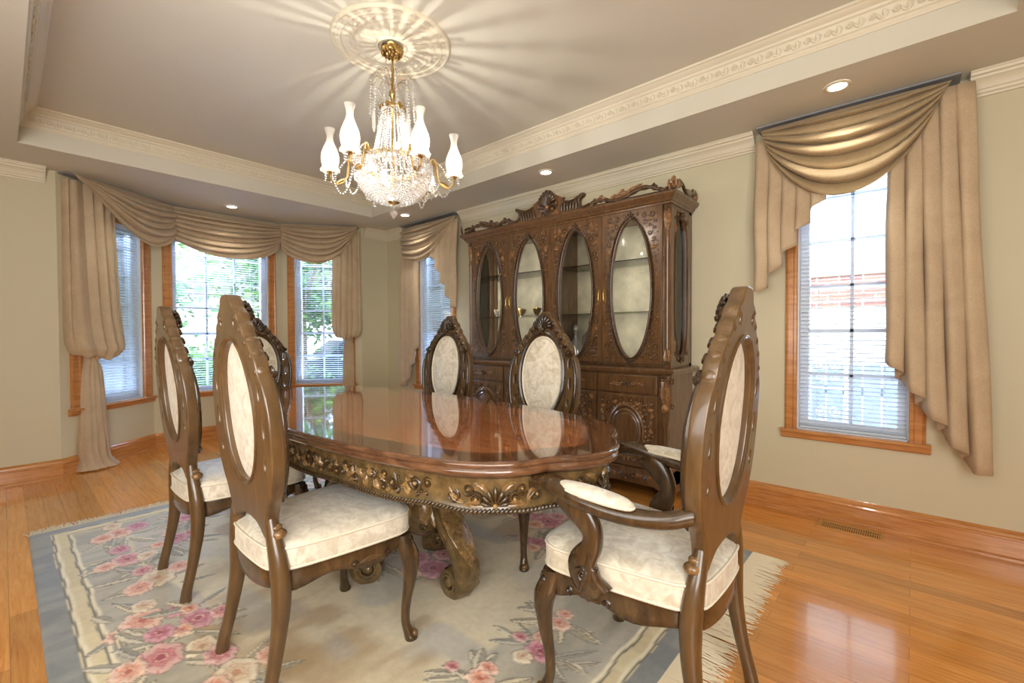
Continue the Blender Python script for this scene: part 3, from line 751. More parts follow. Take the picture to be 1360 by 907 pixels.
# carving on the apron, mapped round the outline
PA=[Vector((x,y,0)) for x,y in toff(.046)]; PA.append(PA[0]); LA=[0]
for i in range(1,len(PA)): LA.append(LA[-1]+(PA[i]-PA[i-1]).length)
TOT=LA[-1]
import bisect
def MA(u,v,h):
    u%=TOT; i=min(bisect.bisect_right(LA,u)-1,len(PA)-2); t=(u-LA[i])/(LA[i+1]-LA[i]); p=PA[i].lerp(PA[i+1],t)
    d=(PA[i+1]-PA[i]).normalized()
    return (p.x+d.y*h,p.y-d.x*h,.652+v)
Ncorn=[LA[0],LA[40],LA[56],LA[74],LA[90],LA[130],LA[146],LA[164],TOT]
for s_,(a,b) in enumerate(zip(Ncorn[:-1],Ncorn[1:])):
    mb=MB(); l=b-a
    if l>1:   # long sides
        rinceau(mb,MA,a+.05,a+l*.5-.09,.0,.02,.022,8,s_,1); rinceau(mb,MA,b-.05,a+l*.5+.09,.0,.02,.022,8,s_,1); fillcarve(mb,MA,lambda u,v:(a+.03<u<b-.03) and -.040<v<.032,(a+.03,b-.03,-.042,.034),None,.020,.009,1600,s_,.30)
        c=a+l*.5; shell(mb,MA,c,-.03,.05,pi/2,2.4,7,.012); scroll(mb,MA,c-.06,0,.024,0,1.3,1,.3,.03); scroll(mb,MA,c+.06,0,.024,pi,1.3,-1,.3,.03)
    else:
        c=a+l*.5; shell(mb,MA,c,-.035,.056,pi/2,2.6,7,.016)
        for sg in (-1,1):
            scroll(mb,MA,c+sg*.060,-.018,.022,pi/2,1.3,sg,.32,.03); scroll(mb,MA,c+sg*.085,.012,.018,-pi/2,1.2,-sg,.32,.02)
            leaf(mb,MA,(c+sg*.03,-.035),(c+sg*.10,-.036),.012,.004*sg,.010); leaf(mb,MA,(c+sg*.02,.0),(c+sg*.07,.034),.010,.01*sg,.010)
            if l>.36: scroll(mb,MA,c+sg*.135,-.012,.020,pi if sg>0 else 0,1.3,sg,.3,.03); leaf(mb,MA,(c+sg*.10,-.03),(c+sg*.15,.015),.009,.01,.008)
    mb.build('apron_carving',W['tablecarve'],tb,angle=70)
# pedestals: carved column with three scroll feet
def pedestal(cx,dirs):
    col=MB(); 
    col.lathe([(.14,.60),(.14,.58),(.085,.565),(.075,.50),(.085,.42),(.11,.36),(.12,.30),(.10,.24),(.06,.21),(.02,.20)],(cx,0,0),28); 
    pc=col.build('pedestal_column',W['tablewood'],tb)
    for k in range(8):
        a=TAU*k/8+.2
        lf=MB(); M=lambda u,v,h,a=a:(cx+(.082+.035*sstep((.47-v)/.17)+h)*cos(a+u/.09),(.082+.035*sstep((.47-v)/.17)+h)*sin(a+u/.09),v)
        leaf(lf,M,(0,.28),(0,.52),.026,0,.014,8); scroll(lf,M,0,.27,.018,pi/2,1.1,1,.4); lf.build('acanthus_leaf',W['tablecarve'],pc,angle=70)
    for dgr in dirs:
        a=radians(dgr); ca,sa=cos(a),sin(a)
        def M(r,z,h): return (cx+ca*r-sa*h, sa*r+ca*h, z)
        f=MB()
        path=cr([Vector(p) for p in ((.05,.575,0),(.085,.50,0),(.10,.42,0),(.145,.33,0),(.215,.255,0),(.275,.19,0),(.305,.12,0),(.30,.055,0))],5)
        # spiral volute at the foot
        sc=[]; cc=(.245,.075); r0=.062
        for i in range(26):
            t=i/25; ang=-.3-t*TAU*1.35; q=r0*(1-.80*t); sc.append(Vector((cc[0]+q*cos(ang),cc[1]+q*sin(ang),0)))
        full=path[:-2]+sc; R=[]; m=len(full)
        for i,p in enumerate(full):
            t_=(full[min(i+1,m-1)]-full[max(i-1,0)]).normalized(); nx=Vector((-t_.y,t_.x))
            base=i<len(path)
            w=.040+.022*sstep((i-6)/22) if base else .062-.014*(i-len(path))/26
            th=.030+.010*sin(pi*min(1,i/len(path))) if base else .030*(1-.75*(i-len(path)+2)/28)
            ring=[]
            for k in range(12):
                c=TAU*k/12; cw=math.copysign(abs(cos(c))**.6,cos(c)); cs=math.copysign(abs(sin(c))**.8,sin(c)); fl=1-.25*abs(cos(3*c))*(.5 if not base else 1)
                ring.append(M(p.x+nx.x*cs*th*fl,max(.004,p.y+nx.y*cs*th*fl),w*cw))
            R.append(ring)
        f.rings(R,True,True)
        for h in (-.055,.055):
            Q=lambda u,v,w,h=h:M(cc[0]+u,cc[1]+v,h+math.copysign(w,h)); f.ell((0,0,.004),.020,.020,.010,8,4,Q); scroll(f,Q,0,0,.044,0,1.5,-1,.22)
        ft=f.build('scroll_foot',W['tablewood'],tb,angle=50)
        c=MB()
        Ms=lambda u,v,h: M(interp(v,[0,.1,.2,.3,.4,.5],[.33,.335,.31,.245,.175,.13])-.0+h,interp(v,[0,.1,.2,.3,.4,.5],[.09,.15,.215,.29,.37,.47]),u)
        leaf(c,Ms,(0,.5),(0,.10),.05,0,.012,12); leaf(c,Ms,(.02,.45),(.045,.22),.018,.006,.012); leaf(c,Ms,(-.02,.45),(-.045,.22),.018,-.006,.012)
        for h in (-.048,.048):
            Q=lambda u,v,w,h=h:M(.17+u,.24+v,h+math.copysign(w,h)); scroll(c,Q,0,0,.036,pi,1.4,1,.28,.05); leaf(c,Q,(.0,.03),(.06,-.03),.016,.02,.01); leaf(c,Q,(-.02,.04),(-.05,.13),.014,.01,.01)
        c.build('foot_carving',W['tablecarve'],ft,angle=70)
pedestal(.30,(0,128,232)); pedestal(-.30,(180,52,308))
st=MB(); st.box(-.30,.30,-.03,.03,.56,.61); st.box(-1.0,1.0,-.30,-.26,.60,.70); st.box(-1.0,1.0,.26,.30,.60,.70); st.build('under_frame',W['tablewood'],tb,smooth=False)

# ---------------------------------------------------------------- chairs
BW=[(0,1.262),(.022,1.260),(.040,1.245),(.052,1.222),(.078,1.205),(.088,1.180),(.108,1.165),(.122,1.135),(.150,1.112),(.168,1.085),(.188,1.062),(.200,1.02),(.222,.99),(.237,.95),(.244,.90),(.246,.85),(.243,.79),(.236,.74),(.222,.695),(.200,.65),(.175,.615),(.158,.58),(.150,.555)]
def yb(z): return -.200-.070*(z-.5)-.03*max(0,z-.9)
def make_chair(label, arms=False, loc=(0,0,0), rz=0, group=None, name='dining_chair'):
    t=empty(name,label,'chair',loc,rz,group)
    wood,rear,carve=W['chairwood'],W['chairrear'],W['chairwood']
    # back frame: flat carved board pierced by an oval and slots
    right=[(x,z) for x,z in BW]; 
    low=[(.150,.53),(.138,.515),(.110,.535),(.075,.552),(.03,.558)]
    half=[tuple(p.to_2d()) if hasattr(p,'to_2d') else (p.x,p.y) for p in cr([Vector((x,z,0)) for x,z in right+low],3)]
    outer=[(x,z) for x,z in half]+[(-x,z) for x,z in reversed(half) if x>.001]
    holes=[ellipse(0,.895,.145,.232,48,2.05)]
    for s_ in (-1,1):
        holes+= [ellipse(s_*.193,.970,.014,.034,14,2.6),ellipse(s_*.203,.860,.014,.036,14,2.6),ellipse(s_*.192,.752,.015,.026,14),ellipse(s_*.060,1.178,.016,.021,14)]
    vs,fs=plate(outer,holes,.042,.006,2)
    mb=MB(); mb.add([(x,yb(z)+w+.004,z) for x,z,w in vs],fs); bk=mb.build('backrest_frame',rear,t,angle=50); recalc(bk)
    F=lambda u,v,h:(u,yb(v)+.025+h,v)       # front face map
    F2=lambda u,v,h:(u,yb(v)-.017-h,v)
    # upholstered ovals
    for fc,sg,nm in ((F,1,'back_pad'),(F2,-1,'rear_pad')):
        p=MB(); R=[]
        for q in (1.0,.95,.85,.65,.4,.15,.03):
            R.append([fc(x*q,.895+(z-.895)*q,(-.020 if sg<0 else -.002)+(.004 if sg<0 else .018)*(1-q**3)) for x,z in ellipse(0,.895,.147,.234,40,2.05)])
        p.rings(R,True,True); po=p.build(nm,W['damask'],t); recalc(po)
        if sg>0:
            w_=MB(); pts=[fc(x*.93,.895+(z-.895)*.955,.006) for x,z in ellipse(0,.895,.147,.234,48,2.05)]; w_.tube(pts+[pts[0],pts[1]],.0045,5,False); w_.build('welt',W['welt'],po)
    rm=MB(); pts=[F2(x*1.02,.895+(z-.895)*1.01,.0) for x,z in ellipse(0,.895,.147,.234,48,2.05)]; rm.tube(pts+[pts[0],pts[1]],.006,6,False); rm.build('rear_oval_rim',rear,t)
    # front carving
    fm=MB(); pts=[F(x*1.085,.895+(z-.895)*1.055,.004) for x,z in ellipse(0,.895,.147,.234,56,2.05)]; fm.tube(pts+[pts[0],pts[1]],.0105,6,False)
    fm.build('oval_moulding',carve,t)
    lp=MB(); cv=MB(); shell(cv,F,0,1.165,.085,pi/2,2.5,9,.020)
    for s_ in (-1,1):
        g=lambda x:s_*x
        scroll(cv,F,g(.055),1.185,.022,pi/2,1.2,s_,.42,.02,.008); leaf(cv,F,(g(.03),1.15),(g(.085),1.13),.018,g(.01),.014)
        P=[(.072,1.195),(.100,1.155),(.134,1.115),(.166,1.075),(.190,1.030)]
        for i,(x,z) in enumerate(P):
            lp.ell((g(x*1.0),z,-.020),.017,.024,.026,10,6,F); x2,z2=P[min(i+1,4)]
            leaf(cv,F,(g(x-.026),z-.018),(g(x+.008),z+.014),.012,g(-.004),.016); 
            if i<4: leaf(cv,F,(g(x-.022),z-.010),(g(x2-.034),z2-.014),.013,g(-.006),.012)
        # outer rib (raised strap) down the side with bead row
        pth=cr([Vector(p) for p in ((g(.190),1.035,0),(g(.216),.985,.002),(g(.235),.92,.004),(g(.240),.84,.004),(g(.230),.75,.003),(g(.208),.68,.002),(g(.178),.63,.001))],6)
        cv.tube([F(*p) for p in pth],[.006+.006*sin(pi*i/(len(pth)-1)) for i in range(len(pth))],6)
        scroll(cv,F,g(.192),1.03,.022,0 if s_>0 else pi,1.3,-s_,.4,.0,.006); scroll(cv,F,g(.180),.640,.022,0 if s_>0 else pi,1.2,s_,.4,.0,.004)
        beads(cv,F,[(g(.188+.0*i),.80+.03*i-.12,.004) if False else (g(interp(.70+.0175*i,[.68,.78,.9,1.03],[.156,.171,.172,.150])),.70+.0175*i,.004) for i in range(18)],.0062,1)
        leaf(cv,F,(g(.06),.625),(g(.15),.66),.016,g(-.01),.012); leaf(cv,F,(g(.14),1.075),(g(.10),1.13),.013,g(.008),.010)
        scroll(cv,F,g(.07),.615,.020,pi/2,1.2,-s_,.35,.02,.002)
    shell(cv,F,0,.595,.045,pi/2,2.4,5,.012)
    co=cv.build('crest_carving',carve,t,angle=65); lp.build('crest_lobes',rear,t)
    # legs
    def loft(name, secs, n=12, pw=2.6, m=wood):
        b=MB(); K=cr([Vector((x,y,z)) for x,y,z,rx,ry in secs],4); Rr=cr([Vector((rx,ry,0)) for x,y,z,rx,ry in secs],4)
        b.rings([[(c.x+math.copysign(abs(cos(TAU*j/n))**(2/pw),cos(TAU*j/n))*r.x, c.y+math.copysign(abs(sin(TAU*j/n))**(2/pw),sin(TAU*j/n))*r.y, max(0,c.z)) for j in range(n)] for c,r in zip(K,Rr)],True,True)
        return b.build(name,m,t,angle=60)
    for s_ in (-1,1):
        loft('leg',[(s_*.148,-.203,.575,.016,.014),(s_*.155,-.200,.53,.026,.020),(s_*.170,-.196,.48,.030,.024),(s_*.182,-.192,.42,.032,.027),(s_*.188,-.190,.36,.031,.027),(s_*.192,-.195,.27,.024,.024),(s_*.197,-.215,.15,.019,.020),(s_*.203,-.238,.05,.019,.020),(s_*.205,-.244,0,.021,.022)],m=rear)
        k=MB(); k.ell((s_*.172,-.188,.525),.022,.024,.017,10,6); k.ell((s_*.165,-.192,.545),.014,.018,.012,8,5); k.build('shoulder_knob',wood,t)
        d=.012
        lg=loft('leg',[(s_*.222,.225,.405,.030,.030),(s_*.226,.229,.375,.034,.034),(s_*.236,.239,.335,.035,.035),(s_*.243,.246,.29,.029,.029),(s_*.240,.243,.22,.022,.022),(s_*.231,.234,.14,.017,.017),(s_*.229,.232,.075,.0155,.0155),(s_*.238,.241,.035,.020,.020),(s_*.243,.246,.018,.024,.024),(s_*.243,.246,0,.020,.020)],14,2.2)
        kn=MB()
        def Mk(u,v,h):
            z=.335+v; c_=interp(z,[.20,.29,.335,.375,.405],[.241,.244,.2375,.2275,.2235]); r_=interp(z,[.2,.29,.335,.375],[.021,.028,.034,.033])
            q_=.7071*(math.sqrt(max(1e-6,r_*r_-u*u*.8))+h); return (s_*(c_+q_-.7071*u), c_+q_+.7071*u, z)
        leaf(kn,Mk,(0,.045),(0,-.08),.018,0,.008,8); scroll(kn,Mk,.012,.045,.010,0,1.2,1,.35); scroll(kn,Mk,-.012,.045,.010,pi,1.2,-1,.35)
        kn.ell((s_*.252,.255,.030),.014,.014,.014,8,5); kn.build('knee_carving',W['chairwood'],lg,angle=65)
    # seat rail: rounded trapezoid with serpentine lower edge
    def outline(hf,hb,yf,ybk,bow=.02,n=16,rd=.03):
        P=[]
        c=[(-hb,ybk),(hb,ybk),(hf,yf),(-hf,yf)]; 
        for i in range(4):
            p=Vector(c[i]); q=Vector(c[(i+1)%4]); d=(q-p); l=d.length; d/=l; nn=Vector((d.y,-d.x)); bw=(.012,.012,bow,.012)[i]
            for k in range(n):
                t_=lerp(rd/l,1-rd/l,k/(n-1)); pt=p+d*(l*t_)+nn*(bw*4*t_*(1-t_)); P.append((pt.x,pt.y))
        return smooth_loop(P,2)
    RO=outline(.245,.185,.250,-.205); nn_=normals(RO); n=len(RO)
    def lowz(i):
        sd=i//16; t_=(i%16)/15
        if sd==2: return .350-.026*abs(2*t_-1)**2+.012*cos(4*pi*t_)-.012
        if sd==0: return .356-.02*sin(pi*t_)
        return .352-.020*cos(2*pi*t_*1.5)*(.5+.5*t_ if sd==1 else 1-.5*t_)
    mb=MB(); inn=[(p[0]-q[0]*.035,p[1]-q[1]*.035) for p,q in zip(RO,nn_)]; mid=[(p[0]+q[0]*.003,p[1]+q[1]*.003) for p,q in zip(RO,nn_)]
    mb.rings([[(x,y,.41) for x,y in inn],[(x,y,.414) for x,y in RO],[(x,y,.40) for x,y in mid],[(x,y,lerp(.40,lowz(i),.6)) for i,(x,y) in enumerate(RO)],[(x,y,lowz(i)+.004) for i,(x,y) in enumerate(mid)],[(x,y,lowz(i)) for i,(x,y) in enumerate(RO)],[(x,y,lowz(i)+.004) for i,(x,y) in enumerate(inn)],[(x,y,.41) for x,y in inn]],True,False)
    rl=mb.build('seat_rail',wood,t,angle=50)
    rc=MB(); Mr=lambda u,v,h:(u,.272+h,.372+v)
    shell(rc,Mr,0,-.022,.034,pi/2,2.4,7,.010)
    for s_ in (-1,1):
        scroll(rc,Mr,s_*.045,-.004,.014,pi/2,1.2,s_,.35,.02); leaf(rc,Mr,(s_*.06,0),(s_*.12,.004),.010,.004,.008); scroll(rc,Mr,s_*.14,.0,.011,0,1.2,s_,.35,.02)
        Msd=lambda u,v,h,s_=s_:(s_*(lerp(.185,.245,(u+.205)/.455)+.012+h),u,.372+v)
        scroll(rc,Msd,.03,-.006,.013,0,1.3,1,.35,.0); leaf(rc,Msd,(.05,-.01),(.13,-.004),.009,.004,.007); scroll(rc,Msd,.15,.0,.010,pi,1.2,-1,.35,.02)
    rc.build('rail_carving',carve,rl,angle=65)
    # cushion
    mb=MB(); CO=outline(.250,.190,.262,-.212,.024,16,.03); R=[]
    cx0=(0,.03)
    for q,z in ((.96,.408),(.995,.414),(1.0,.425),(1.0,.470),(.99,.482),(.96,.490),(.88,.499),(.72,.506),(.45,.511),(.15,.513)):
        R.append([(cx0[0]+(x-cx0[0])*q,cx0[1]+(y-cx0[1])*q,z) for x,y in CO])
    mb.rings(R,True,True); cu=mb.build('seat_cushion',W['damask'],t,angle=75); recalc(cu)
    for z in (.417,.481):
        w_=MB(); pts=[(x*1.0,cx0[1]+(y-cx0[1])*1.0,z) for x,y in CO]; w_.tube(pts+pts[:2],.0045,5,False); w_.build('welt',W['welt'],cu)
    if arms:
        for s_ in (-1,1):
            a=MB(); path=cr([Vector(p) for p in ((s_*.215,-.205,.680),(s_*.245,-.14,.660),(s_*.272,-.03,.656),(s_*.280,.09,.672),(s_*.272,.18,.690),(s_*.262,.245,.686),(s_*.257,.268,.672))],5); m=len(path); R=[]
            for i,p in enumerate(path):
                tt=(path[min(i+1,m-1)]-path[max(i-1,0)]).normalized(); sd=Vector((tt.y,-tt.x,0)).normalized(); u_=i/(m-1)
                w=lerp(.020,.033,sstep(u_*1.6)); h=lerp(.022,.025,u_)
                if u_>.93: w*=.8
                R.append([tuple(p+sd*(w*math.copysign(abs(cos(TAU*k/12))**.8,cos(TAU*k/12)))+Vector((0,0,h*math.copysign(abs(sin(TAU*k/12))**.8,sin(TAU*k/12))))) for k in range(12)])
            a.rings(R,True,True)
            Ma=lambda u,v,h:(s_*.262+u,.262+h,.675+v)
            a.ell((s_*.261,.258,.674),.030,.018,.020,10,6)
            Mt=lambda u,v,h:(s_*.270+u,v,.700+h); leaf(a,Mt,(0,.17),(s_*-.004,.24),.022,0,.008,7)
            ar=a.build('arm',wood,t,angle=60)
            pd=MB(); R=[]
            for q,dz in ((1.0,.0),(1.03,.008),(1.0,.016),(.9,.022),(.6,.027),(.2,.029)):
                R.append([(s_*.276+x*q-s_*.06*((.045+y)/.2)**2*0, .045+y*q, .682+.10*(.045+y*q-.02)*.5+dz) for x,y in ellipse(0,0,.030,.118,24,2.3)])
            pd.rings(R,True,True); po=pd.build('arm_pad',W['damask'],t); recalc(po)
            w_=MB(); pts=[(s_*.276+x*1.03,.045+y*1.02,.688+.10*(.045+y-.02)*.5) for x,y in ellipse(0,0,.030,.118,28,2.3)]; w_.tube(pts+pts[:2],.0038,5,False); w_.build('welt',W['welt'],po)
            sp=MB(); path=cr([Vector(p) for p in ((s_*.242,.045,.395),(s_*.262,.075,.435),(s_*.268,.085,.49),(s_*.262,.060,.54),(s_*.262,.062,.585),(s_*.268,.10,.635),(s_*.270,.15,.672))],6); m=len(path); R=[]
            for i,p in enumerate(path):
                tt=(path[min(i+1,m-1)]-path[max(i-1,0)]).normalized(); u_=i/(m-1); nrm=Vector((0,-tt.z,tt.y)); w=lerp(.020,.022,u_); h=lerp(.052,.040,u_)*(1-.35*sin(pi*min(1,max(0,(u_-.3)/.5))))
                R.append([tuple(p+Vector((1,0,0))*(w*math.copysign(abs(cos(TAU*k/12))**.7,cos(TAU*k/12)))+nrm*(h*math.copysign(abs(sin(TAU*k/12))**.7,sin(TAU*k/12)))) for k in range(12)])
            sp.rings(R,True,True)
            Mq=lambda u,v,h:(s_*(.288+h),.075+u,.46+v)
            scroll(sp,Mq,.0,.0,.022,pi/2,1.4,1,.25,.03); leaf(sp,Mq,(.01,-.05),(-.02,.07),.012,.01,.008)
            sp.build('arm_support',wood,t,angle=60)
    return t
sA=make_chair('high-backed carved side chair with slotted rear frame, nearest the camera on the left',False,(-1.63,.745,0),0,'carved side chairs'); 
index_kids()
for (x,y,rz,lab) in ((-2.50,.740,0.0,'high-backed carved side chair seen from behind, next along toward the bay window'),
                 (-1.625,1.885,pi,'carved side chair with shell crest in front of the middle cabinet doors, facing the camera'),
                 (-2.49,1.885,pi,'carved side chair with shell crest in front of the cream-draped corner window')):
    dup(sA,(x,y,0),rz,lab)
ac=make_chair('carved armchair with padded arms at the near right end of the table',True,(-.615,1.36,0),pi/2,'carved armchairs','dining_armchair')
index_kids()
dup(ac,(-3.50,1.275,0),-pi/2,'carved armchair at the far end of the table in front of the bay window')
# ---------------------------------------------------------------- china cabinet
KX,KY=-2.185,3.322
cab=empty('china_cabinet','large carved walnut china cabinet with four oval glass doors and scrolled pediment','cabinet',(KX,KY,0))
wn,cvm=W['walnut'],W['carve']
HW=.98; YF=-.372; YB=-.458; Z0=.905; Z1=2.01
LT=HW+.055      # half width of the base
def B_(name,boxes,m,par,bev=.004):
    mb=MB()
    for b in boxes: mb.box(*b)
    o=mb.build(name,m,par,smooth=False)
    if bev: md=o.modifiers.new('b','BEVEL'); md.width=bev; md.segments=2; md.limit_method='ANGLE'
    return o
# carcass of the upper case
B_('upper_case',[(-HW,HW,-.012,0,Z0,Z1),(-HW,HW,YF+.02,0,Z0,Z0+.02),(-HW,HW,YF+.02,0,Z1-.03,Z1),(-.012,.012,YF+.02,-.012,Z0,Z1),
    (-HW,-HW+.045,-.05,0,Z0,Z1),(HW-.045,HW,-.05,0,Z0,Z1)],wn,cab,.002)
B_('back_lining',[(-HW+.01,-.012,-.016,-.0125,Z0+.02,Z1-.03),(.012,HW-.01,-.016,-.0125,Z0+.02,Z1-.03)],W['cabback'],cab,0)
for z in (1.285,1.66): B_('glass_shelf',[(-HW+.03,HW-.03,YF+.04,-.02,z,z+.007)],W['shelfglass'],cab,0)
# side panels with a shaped glass light and carving
for s_ in (-1,1):
    op=[(-.205+.5*0,0)]
    oval=[(y,z) for y,z in ellipse(-.195,1.455,.098,.475,44,3.2)]
    vs,fs=plate([(-.355,Z0),(-.03,Z0),(-.03,Z1),(-.355,Z1)],[oval],.024,.002)
    mb=MB(); mb.add([(s_*(HW-.014+w*s_),y,z) if s_>0 else (-(HW-.014)+w,y,z) for y,z,w in vs],fs); sp=mb.build('side_panel',wn,cab,angle=40); recalc(sp)
    g=MB(); g.box(s_*HW-s_*.016-.001,s_*HW-s_*.016+.001,-.30,-.09,.97,1.94); g.build('side_glass',W['cabglass'],sp,smooth=False)
    c=MB(); M=lambda u,v,h,s_=s_:(s_*(HW-.002+h),u,v)
    pts=[M(y,z,.003) for y,z in ellipse(-.195,1.455,.104,.482,44,3.2)]; c.tube(pts+pts[:2],.006,5,False)
    for (cy_,cz,dz) in ((-.195,1.945,-1),(-.195,.965,1)):
        shell(c,M,cy_,cz-dz*.03,.055,pi/2*-dz if False else (pi/2 if dz>0 else -pi/2),2.4,5,.010)
        for q in (-1,1): scroll(c,M,cy_+q*.06,cz,.022,pi/2,1.2,q,.35,.03); scroll(c,M,cy_+q*.098,cz+dz*.03,.016,0,1.2,-q,.35,.03); leaf(c,M,(cy_+q*.10,cz+dz*.05),(cy_+q*.10,cz+dz*.14),.010,.006,.008)
    for q in (-1,1):
        for z in (1.40,1.46,1.52): scroll(c,M,-.195+q*.108,z,.014,pi/2,1.1,q,.35,.02)
    c.build('side_carving',cvm,sp,angle=65)
# corner posts: turned quarter columns with carved ends
for s_ in (-1,1):
    x=s_*(HW-.027); y=YF+.012
    mb=MB(); mb.box(x-.026,x+.026,y-.004,y+.03,Z0,Z1); mb.lathe([(.012,Z0+.10),(.020,Z0+.13),(.016,Z0+.15),(.0155,Z1-.24),(.020,Z1-.22),(.012,Z1-.19)],(x,y-.006,0),14)
    po=mb.build('corner_post',wn,cab,angle=50)
    c=MB(); M=lambda u,v,h:(x+u,y-.010-h,v)
    for (za,zb) in ((Z1-.02,Z1-.20),(Z0+.01,Z0+.15)):
        leaf(c,M,(0,za),(0,zb),.024,0,.020,9); leaf(c,M,(-.004,za),(-.016,lerp(za,zb,.7)),.012,0,.018,6); leaf(c,M,(.004,za),(.016,lerp(za,zb,.7)),.012,0,.018,6)
        scroll(c,M,0,lerp(za,zb,.12),.018,0,1.2,1,.4,0,.012)
    c.build('post_carving',cvm,po,angle=65)
# four upper doors
XD=[-HW+.054+ (2*HW-.108)*k/4 for k in range(5)]
for k in range(4):
    x0,x1=XD[k]+.003,XD[k+1]-.003; cx=(x0+x1)/2; cz=1.447; rx,rz=.152,.483
    ov=ellipse(cx,cz,rx,rz,56,1.92)
    vs,fs=plate([(x0,Z0+.025),(x1,Z0+.025),(x1,Z1-.012),(x0,Z1-.012)],[ov],.022,.002)
    mb=MB(); mb.add([(x,YF+.0-w+.0,z) for x,z,w in vs],fs); d=mb.build('door',wn,cab,angle=40); recalc(d)
    M=lambda u,v,h:(u,YF-.011-h,v)
    # raised moulded rim with a twisted rope
    c=MB(); E=ellipse(cx,cz,rx+.004,rz+.004,72,1.92); pts=[M(a,b,.004) for a,b in E]; c.tube(pts+pts[:2],.008,6,False)
    E2=resample([Vector((a,b,0)) for a,b in ellipse(cx,cz,rx+.020,rz+.020,72,1.92)]+[Vector((cx+rx+.020,cz,0))],.0165)
    for a_,b_ in zip(E2[:-1],E2[1:]):
        m=(a_+b_)/2; dd=(b_-a_).normalized(); nn=Vector((-dd.y,dd.x,0)); p0=m-dd*.007-nn*.006; p1=m+dd*.007+nn*.006
        c.tube([M(p0.x,p0.y,.002),M(m.x,m.y,.009),M(p1.x,p1.y,.002)],[.004,.0075,.004],5)
    c.build('oval_rope_rim',cvm,d,angle=65)
    g=MB(); g.add([(a,YF+.004,b) for a,b in ellipse(cx,cz,rx+.006,rz+.006,40,1.92)],[tuple(range(40))]); g.build('door_glass',W['cabglass'],d,smooth=False)
    # scroll-work in the four corners
    c=MB(); rnd=random.Random(k)
    def ins(u,v): 
        return cx-.002<u<x1-.022 and Z0+.05<v<Z1-.035 and (abs(u-cx)/(rx+.030))**1.92+(abs(v-cz)/(rz+.030))**1.92>1
    fillcarve(c,M,ins,(cx,x1-.02,Z0+.05,Z1-.03),cx,.023,.0078,2400,10+k,.24)
    shell(c,M,cx,cz+rz+.012,.045,pi/2,2.6,5,.010); shell(c,M,cx,cz-rz-.012,.035,-pi/2,2.6,5,.010)
    c.build('door_carving',cvm,d,angle=65)
    hx=x1-.018 if k%2==0 else x0+.018
    h=MB(); h.box(hx-.009,hx+.009,YF-.014,YF-.010,1.36,1.46); h.lathe([(.003,1.375),(.007,1.395),(.0045,1.41),(.007,1.425),(.003,1.445)],(hx,YF-.024,0),10); h.ell((hx,YF-.018,1.375),.005,.008,.005,6,4); h.ell((hx,YF-.018,1.445),.005,.008,.005,6,4)
    h.build('door_handle',W['brass'],d)
# cornice
mb=MB(); Cn=[(0,Z1-.012),(.010,Z1-.012),(.012,Z1),(.022,Z1+.006),(.026,Z1+.018),(.046,Z1+.034),(.052,Z1+.044),(.052,Z1+.056),(.044,Z1+.060),(0,Z1+.060)]
msweep(mb,[(HW,0),(HW,YF-.01),(-HW,YF-.01),(-HW,0)][::-1],[(-o,z) for o,z in Cn],lambda a,b,w:(a,b,w)); mb.box(-HW,HW,YF,0,Z1,Z1+.05)
cn=mb.build('cornice',wn,cab,angle=30); recalc(cn)
# scrolled pediment and pierced gallery
ZC=Z1+.055
def top(x):
    a=abs(x)
    return interp(a,[0,.10,.17,.235,.27,.275],[.150,.128,.100,.118,.132,.05])
half=[(0,.212),(.03,.200),(.07,.165),(.13,.130),(.147,.127),(.142,.112),(.165,.098),(.22,.092),(.28,.106),(.325,.124),(.336,.117),(.325,.100),(.305,.090),(.297,.066),(.304,.040),(.325,.022),(.36,.020),(.39,.032),(.41,.040),(.41,0)]
H2=[(p.x,p.y) for p in cr([Vector((a*1.0,b,0)) for a,b in half],4)]
outer=H2+[(-x,z) for x,z in reversed(H2) if x>.001]
vs,fs=plate(outer,[],.03,.004)
mb=MB(); mb.add([(x,YF-.038-w,ZC+z) for x,z,w in vs],fs); pe=mb.build('pediment',wn,cab,angle=40); recalc(pe)
c=MB(); M=lambda u,v,h:(u,YF-.053-h,ZC+v)
shell(c,M,0,.080,.125,pi/2,2.0,9,.022); shell(c,M,0,.060,.06,-pi/2,2.0,5,.016)
for s_ in (-1,1):
    scroll(c,M,s_*.050,.055,.034,pi/2,1.5,s_,.34,.03,.006); scroll(c,M,s_*.085,.095,.022,-pi/2,1.3,-s_,.34,.02,.004); leaf(c,M,(s_*.02,.03),(s_*.10,.015),.018,.01*s_,.014)
    for i in range(6):
        x=.135+.027*i; zt=interp(x,[.13,.2,.25,.29],[.088,.076,.080,.088]); c.tube([M(s_*x,.012,0),M(s_*(x+.004),.05,.008),M(s_*(x+.010),zt,.003)],[.007,.012,.008],6)
    pth=cr([Vector(p) for p in ((s_*.145,.112,.004),(s_*.165,.094,.006),(s_*.22,.086,.006),(s_*.28,.100,.006),(s_*.325,.117,.006),(s_*.322,.102,.006),(s_*.300,.088,.006),(s_*.294,.062,.006),(s_*.304,.034,.006),(s_*.335,.018,.006),(s_*.39,.030,.006))],5)
    c.tube([M(*p) for p in pth],.009,6)
c.build('pediment_carving',cvm,pe,angle=65)
